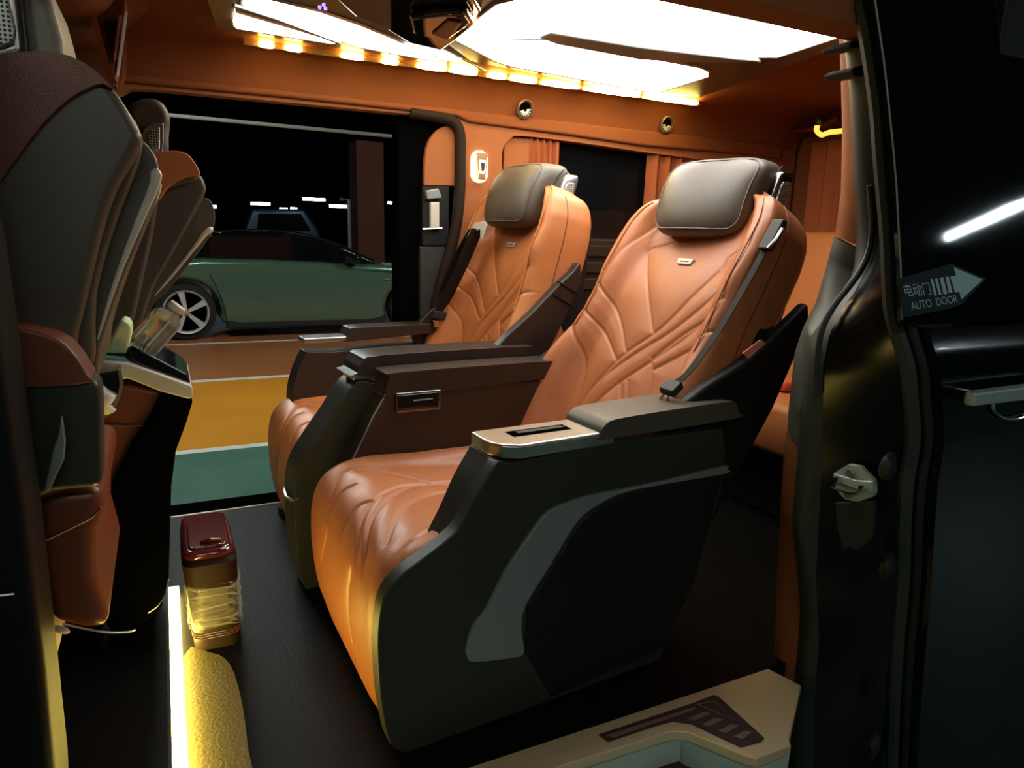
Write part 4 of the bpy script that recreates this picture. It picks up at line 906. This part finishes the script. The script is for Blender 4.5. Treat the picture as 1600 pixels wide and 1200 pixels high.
# ================================================================= front seats
def front_seat(name, label, y0, y1, A_, B_, C_, strip_, strip2, near):
    ox = A_[0][0]; t = thing(name, label, 'seat', (-.3, (y0+y1)/2, .02))
    yc = (y0+y1)/2
    def lc(p): return [(a+.3, b-.02) for a, b in p]
    obj('backrest', prism(lc(R(cr(A_, 3, True))), y0-yc, y1-yc), 'headrest', t, bev=.05, seg=6)
    obj('rear_panel', prism(lc(R(cr(B_, 3, True))), y0+.035-yc, y1-.035-yc), 'headrest', t, bev=.04, seg=6)
    obj('rear_lobe', prism(lc(R(cr(C_, 3, True))), y0+.07-yc, y1-.07-yc), 'headrest', t, bev=.012, seg=3)
    pts = [(a+.3, y0+.072-yc, b-.02) for a, b in cr(strip_, 5)]
    obj('silver_strip', tube(pts, .006, 8, rfn=lambda f: .0095*min(1, 12*f+.15)*(1-.75*f)), 'satin', t)
    pts = [(a+.3, y1-.072-yc, b-.02) for a, b in cr(strip_, 5)]
    obj('silver_strip', tube(pts, .006, 8, rfn=lambda f: .0095*min(1, 12*f+.15)*(1-.75*f)), 'satin', t)
    obj('seat_cushion', superell(.27, (y1-y0)/2, .10, .35, .25, 40, 18, lambda x, y, z: (x-.17, y, z+.30+x*-.08)), 'leather_red', t)
    obj('seat_box', box(-.40, .05, -(y1-y0)/2+.04, (y1-y0)/2-.04, 0, .22), 'shell_dk', t, bev=.02)
    return t
# near front seat
nA = [(-0.28,1.097),(-0.233,1.131),(-0.167,1.151),(-0.125,1.16),(-0.091,1.158),(-0.063,1.142),(-0.039,1.115),(-0.021,1.079),(-0.015,1.062),(-0.028,1.033),(-0.053,0.989),(-0.073,0.936),(-0.094,0.866),(-0.115,0.795),(-0.135,0.742),(-0.238,0.739),(-0.302,0.819)]
nB = [(-0.134,1.127),(-0.097,1.133),(-0.067,1.134),(-0.045,1.12),(-0.022,1.088),(-0.016,1.061),(-0.021,1.036),(-0.039,0.991),(-0.058,0.945),(-0.091,0.845),(-0.109,0.723),(-0.173,0.718),(-0.179,0.81),(-0.169,0.984)]
nC = [(-0.077,1.035),(-0.051,1.061),(-0.027,1.07),(-0.011,1.062),(0.002,1.04),(0.001,1.005),(-0.019,0.951),(-0.058,0.861),(-0.095,0.76),(-0.106,0.707),(-0.145,0.71),(-0.127,0.824),(-0.101,0.944)]
nS = [(-0,1.029),(-0.005,1.003),(-0.028,0.951),(-0.062,0.871),(-0.097,0.775)]
t = front_seat('driver_seat', 'near front seat at left edge with dark olive rear panels and red brown top', 1.14, 1.62, nA, nB, nC, nS, None, True)
yc = 1.38
def pr_(s_, y0, y1, m, name, bev=.01, par=None):
    return obj(name, prism([(a+.3, b-.02) for a, b in s_], y0-yc, y1-yc), m, par or t, bev=bev, seg=4)
pr_(R([(-0.14,1.291),(-0.122,1.286),(-0.115,1.247),(-0.112,1.227),(-0.107,1.199),(-0.107,1.165),(-0.15,1.16),(-0.153,1.209),(-0.153,1.249),(-0.155,1.288)]), 1.25, 1.52, 'lthead', 'headrest', .03)
pr_(R([(-0.209,1.273),(-0.151,1.283),(-0.15,1.236),(-0.15,1.169),(-0.223,1.139)]), 1.23, 1.54, 'silver', 'headrest_frame', .012)
pr_(R([(-0.209,1.265),(-0.165,1.273),(-0.163,1.234),(-0.158,1.199),(-0.163,1.182),(-0.178,1.174),(-0.221,1.163)]), 1.222, 1.235, 'mesh', 'headrest_mesh', .003)
pr_(R([(-0.15,1.283),(-0.148,1.244),(-0.147,1.17),(-0.144,1.17),(-0.144,1.245),(-0.144,1.284)]), 1.225, 1.24, 'shell_dk', 'headrest_gap', .001)
pr_(R(cr([(-0.278,1.095),(-0.231,1.13),(-0.165,1.15),(-0.124,1.159),(-0.09,1.157),(-0.062,1.142),(-0.045,1.122),(-0.056,1.127),(-0.071,1.121),(-0.097,1.103),(-0.122,1.077),(-0.142,1.052),(-0.162,1.023),(-0.181,0.996),(-0.26,0.884)], 2, True)), 1.132, 1.628, 'leather_red', 'shoulder_panel', .012)
# seam on near backrest
ar = obj('armrest', prism([(-.02, -.02), (.0, -.02), (.0, .0), (-.02, .0)], -.02, .02), 'shell', t)
ar.location = (0, 1.12-1.38, 0)
pa = [(-0.233,0.819),(-0.187,0.816),(-0.153,0.808),(-0.129,0.796),(-0.113,0.776),(-0.101,0.749),(-0.1,0.736),(-0.16,0.735),(-0.241,0.745)]
obj('arm_cushion', prism([(a+.3, b-.02) for a, b in R(cr(pa, 3, True))], -.05, .03), 'leather_red', ar, bev=.02, seg=4)
pa = [(-0.238,0.75),(-0.098,0.74),(-0.089,0.733),(-0.09,0.697),(-0.098,0.585),(-0.158,0.586),(-0.181,0.575),(-0.258,0.574)]
obj('arm_body', prism([(a+.3, b-.02) for a, b in pa], -.04, .03), 'shell', ar, bev=.015, seg=3)
pa = [(-0.133,0.699),(-0.132,0.664),(-0.136,0.638),(-0.156,0.598),(-0.162,0.599),(-0.147,0.653),(-0.139,0.674)]
obj('belt_stalk', prism([(a+.3, b-.02) for a, b in pa], -.07, -.055), 'trimgrey', ar, bev=.004)
# red brown seat side at the bottom left
cu_ = obj('seat_side', prism([(-.02, -.02), (.0, -.02), (.0, .0), (-.02, .0)], -.02, .02), 'shell', t)
cu_.location = (0, 1.2-1.38, 0)
pa = [(-0.188,0.562),(-0.149,0.572),(-0.101,0.573),(-0.104,0.534),(-0.115,0.506),(-0.121,0.436),(-0.113,0.382),(-0.11,0.344),(-0.144,0.352),(-0.183,0.372),(-0.191,0.45)]
obj('cushion_side', prism([(a+.3, b-.02) for a, b in pa], -.08, .30), 'leather_red', cu_, bev=.02, seg=4)
pa = [(-0.183,0.502),(-0.153,0.515),(-0.12,0.529),(-0.105,0.543)]
obj('cushion_seam', tube([(a+.3, -.085, b-.02) for a, b in cr(pa, 4)], .0025, 6), 'leather_red', cu_)
# far front seat
fA = [(-0.022,1.108),(0.01,1.11),(0.057,1.111),(0.077,1.092),(0.091,1.059),(0.074,1.044),(0.032,1.031),(0.003,1.004),(-0.015,0.931),(-0.043,0.826),(-0.086,0.691),(-0.157,0.633),(-0.188,0.724),(-0.135,0.899),(-0.072,1.043)]
fB = [(0.004,1.02),(0.033,1.042),(0.069,1.063),(0.092,1.066),(0.104,1.043),(0.101,1.017),(0.062,0.947),(0.01,0.855),(-0.025,0.794),(-0.083,0.656),(-0.159,0.628),(-0.123,0.749),(-0.045,0.9)]
fC = [(0.003,0.9),(0.057,0.97),(0.088,1.004),(0.108,1.011),(0.122,0.993),(0.122,0.946),(0.093,0.894),(0.049,0.838),(0.002,0.779),(-0.028,0.752),(-0.085,0.651),(-0.115,0.621),(-0.087,0.714)]
fS = [(0.118,0.941),(0.098,0.924),(0.074,0.893),(0.019,0.823),(-0.026,0.77)]
t = front_seat('passenger_seat', 'far front passenger seat with orange shoulder and silver edged brown lobes', 1.88, 2.32, fA, fB, fC, fS, None, False)
yc = 2.10
pr_(R(cr([(-0.006,1.098),(0.01,1.108),(0.057,1.111),(0.079,1.093),(0.092,1.06),(0.063,1.054),(0.024,1.031),(0.003,1.001),(-0.013,1),(-0.012,1.046)], 3, True)), 1.865, 2.335, 'leather_lt', 'shoulder_panel', .02)
pr_(R(cr([(-0.052,1.196),(-0.043,1.217),(-0.021,1.229),(0.008,1.234),(0.029,1.219),(0.038,1.19),(0.032,1.161),(0.027,1.11),(-0.004,1.1),(-0.035,1.127)], 3, True)), 1.94, 2.26, 'headrest', 'headrest', .035)
pr_(R(cr([(-0.024,1.148),(-0.015,1.167),(0.018,1.178),(0.022,1.166),(0.016,1.111),(-0.003,1.107),(-0.021,1.123)], 2, True)), 1.925, 1.95, 'silver', 'headrest_frame', .006)
pr_(R([(-0.014,1.145),(-0.006,1.16),(0.014,1.168),(0.011,1.119),(-0.003,1.109),(-0.014,1.128)]), 1.918, 1.93, 'mesh', 'headrest_mesh', .003)

# ================================================================= centre console
CY0, CY1 = 1.62, 1.86
con = thing('centre_console', 'red brown and black centre console with pale tray top between front seats', 'console', (-.05, 1.74, .02))
def cl(p): return [(a+.05, b-.02) for a, b in p]
b1 = [(-0.134,0.631),(-0.019,0.599),(-0.033,0.561),(-0.056,0.53),(-0.087,0.482),(-0.13,0.396),(-0.152,0.334),(-0.169,0.279),(-0.175,0.206),(-0.179,0.079),(-0.288,0.105),(-0.237,0.638)]
obj('console_body', prism(cl(b1), -.12, .12), 'leather_red', con, bev=.01)
b2 = [(-0.021,0.604),(0.039,0.585),(0.019,0.526),(-0.003,0.472),(-0.017,0.394),(-0.029,0.263),(-0.036,0.188),(-0.056,0.107),(-0.092,0.084),(-0.157,0.084),(-0.174,0.127),(-0.175,0.216),(-0.164,0.316),(-0.148,0.37),(-0.086,0.495),(-0.05,0.547)]
obj('side_panel', prism(cl(b2), -.145, .13), 'blackgap', con, bev=.01)
obj('body_seam', tube([(a+.05, -.122, b-.02) for a, b in [(-0.132,0.537),(-0.062,0.528)]], .0025, 6), 'leather_red', con)
tt = [(-0.144,0.641),(-0.138,0.667),(-0.122,0.675),(-0.078,0.669),(-0.022,0.643),(0.037,0.614),(0.038,0.591),(0.031,0.585),(-0.024,0.606),(-0.08,0.637),(-0.136,0.638)]
obj('tray_rim', prism(cl(tt), -.15, .12), 'satin', con, bev=.006, seg=3)
tt = [(-0.076,0.697),(-0.068,0.703),(0.026,0.638),(0.035,0.619),(0.032,0.611),(-0.028,0.642),(-0.072,0.669)]
obj('screen_block', prism(cl(tt), -.13, .08), 'gloss', con, bev=.006)
q = [(-0.093,1.58,0.662),(-0.092,1.58,0.629),(-0.103,1.58,0.597),(-0.121,1.58,0.572),(-0.134,1.58,0.564)]
obj('cup_ring', ribbon([(p[0]+.05, p[1]-1.74, p[2]-.02) for p in cr(q, 4)], .03, .006, (0, 1, 0)), 'silver', con)
q = [(-0.135,0.651),(-0.096,0.655),(-0.094,0.628),(-0.106,0.596),(-0.134,0.568)]
obj('cup_recess', prism(cl(q), -.152, -.14), 'shell', con)
q = [(-0.125,1.57,0.601)][0]
tg_ = superell(.02, .02, .03, .9, .9, 16, 12, lambda x, y, z: (q[0]+x+.006*math.sin(z*200), q[1]+y, q[2]+z))
tag(obj('crumpled_tissue', tg_, 'whitepl'), 'crumpled white tissue stuffed in the console side pocket', 'tissue')
# items
bp0 = [(-0.054,1.72,0.683),(0.023,1.72,0.77)]; ax = (Vector(bp0[1])-Vector(bp0[0])); L_ = ax.length; axn = ax.normalized(); s1 = Vector((0, 1, 0)); s2_ = axn.cross(s1).normalized()
bt_ = thing('water_bottle', 'clear ridged bottle with white cap lying across the console', 'bottle', bp0[0])
f = lambda x, y, z: tuple(s1*x+s2_*y+axn*z)
obj('bottle_body', lathe([(.022, 0), (.033, .006), (.034, .05), (.031, .06), (.034, .07), (.033, L_*.7), (.016, L_*.86), (.014, L_*.9)], 24, f), 'clear', bt_)
obj('cap', lathe([(.018, L_*.88), (.019, L_*.90), (.019, L_*1.0), (.017, L_*1.02)], 20, f), 'whitepl', bt_)
obj('base_ring', lathe([(.024, -.004), (.029, 0), (.028, .008), (.02, .006)], 20, f), 'whitepl', bt_)
for k in range(4):
    a_ = math.pi*(.75+.3*k); p0 = Vector(f(.034*math.cos(a_), .034*math.sin(a_), .01)); p1 = Vector(f(.034*math.cos(a_), .034*math.sin(a_), L_*.70))
    obj('ridge_highlight', tube([p0, p1], .0025, 6), 'whitepl', bt_)  # white lines paint the bright highlights along the clear bottle
pk = [(-0.123,0.686),(-0.089,0.747),(-0.082,0.755),(-0.072,0.749),(-0.066,0.737),(-0.07,0.714),(-0.08,0.683)]
tag(obj('tissue_pack', prism(pk, 1.62, 1.70), 'greenpack', bev=.006, seg=3), 'pale green packet leaning against the seat on the console', 'packet')
pk = [(-0.138,0.66),(-0.128,0.684),(-0.084,0.678),(-0.071,0.662),(-0.076,0.646),(-0.127,0.657)]
tag(obj('teal_box', prism(pk, 1.61, 1.74), 'tealpack', bev=.004), 'teal box lying under the green packet on the console', 'box')
q = [(-0.181,1.18,0.329)][0]
tag(obj('paper_scrap', superell(.012, .006, .006, .9, .9, 12, 8, lambda x, y, z: (q[0]+x, q[1]+y, q[2]+z-x*.5)), 'whitepl'), 'tiny white scrap of paper on the front floor edge', 'paper')
q = [(-0.181,1.2,0.328),(-0.154,1.2,0.313),(-0.124,1.2,0.299),(-0.093,1.2,0.292),(-0.082,1.2,0.294)]
tag(obj('loose_wire', tube([tuple(p) for p in cr(q, 4)], .0018, 6), 'silver'), 'thin pale wire curving across the front floor edge', 'wire')
q = [(-0.034,1.5,0.228),(-0.038,1.5,0.207),(-0.047,1.5,0.188),(-0.06,1.5,0.172),(-0.077,1.5,0.162)]
tag(obj('hanging_wire', tube([tuple(p) for p in cr(q, 4)], .0012, 6), 'silver'), 'thin wire loop hanging off the console bottom corner', 'wire')

# ================================================================= bin
bn = thing('waste_bin', 'small maroon lidded bin wrapped in clear film on van floor', 'bin', (.045, 1.68, 0))
bw = [[(-0.009,1.6,0.011)][0], [(0.095,1.6,-0.002)][0], [(-0.002,1.6,0.23)][0], [(0.1,1.6,0.23)][0]]
x0, x1, zt = -.012, .118, .215
def bx(z): f_ = z/.215; return (-.040-.010*f_, .060-.004*f_)
def ringp(z, g=0):
    a, b = bx(z); return [(x, y, z) for x, y in rrect(a-g, b+g, -.10-g-.012*z/.2, .13+g, .028, 4)]
obj('bin_body', loft([ringp(z) for z in (0.0, .01, .05, .06)]+[ringp(.215)]), 'binmetal', bn)
obj('collar', loft([ringp(.155, .003), ringp(.215, .004), ringp(.225, -.004)]), 'maroon', bn)
rr = []
for j, z in enumerate(np.linspace(.06, .165, 16)):
    rg = []
    for k, p in enumerate(ringp(z, .004)):
        n_ = .004*math.sin(k*2.7+j*1.9)+.003*math.sin(k*5.1-j*3.3); rg.append((p[0]+n_, p[1]-n_, p[2]+.003*math.sin(k*1.7)))
    rr.append(rg)
obj('film_wrap', loft(rr, False), 'film', bn)
for z, g in ((.060, .006), (.085, .007), (.11, .006), (.135, .007), (.160, .007)):
    rg = [(p[0], p[1], p[2]+.006*math.sin(i*.7+z*80)) for i, p in enumerate(ringp(z, g))]
    obj('film_fold', tube(rg, .0016, 5, closed=True), 'film', bn)
for i, z in enumerate((.030, .036, .042)): obj('ring_line', tube(ringp(z, .001), .001, 5, closed=True), 'brass', bn)
lid = [(x, y) for x, y in rrect(-.052, .056, -.112, .125, .03, 5)]
obj('lid', prism(lid, .222, .246, 'z'), 'redgloss', bn, bev=.012, seg=4)
lid2 = [(x, y) for x, y in rrect(-.038, .042, -.095, .06, .015, 4)]
obj('lid_flap', prism(lid2, .244, .251, 'z'), 'redgloss', bn, bev=.004, seg=3)
obj('lid_grip', tube([(-.012, -.075, .252), (.008, -.082, .258), (.028, -.075, .252)], .005, 8), 'redgloss', bn)

# ================================================================= lamps of the garage out of frame (reflections, ambient)
for i, (p0, p1, lab) in enumerate((((8.75, -3.8, 2.45), (8.35, -2.2, 2.45), 'white garage tube over the lane behind the camera, nearer one'),
                                   ((-1.6, -1.8, 2.45), (0.6, -1.8, 2.45), 'white garage tube over the lane just behind the camera, left one'),
                                   ((2.2, -6.0, 2.45), (5.2, -6.0, 2.45), 'white garage tube over the lane behind the camera, farther one'))):
    tube_light('garage_light', p0, p1, lab, .05 if i == 0 else .03, 'tube_em' if i != 1 else 'tube_em3')
for i, (x, y, s_) in enumerate(((0, 5.6, 1.0), (4.5, 6.2, .8))):
    tube_light('garage_light', (x-.6, y, 2.5), (x+.6, y, 2.5), 'white garage tube above the orange bay, '+('left one', 'right one')[i], .03, 'tube_em2')
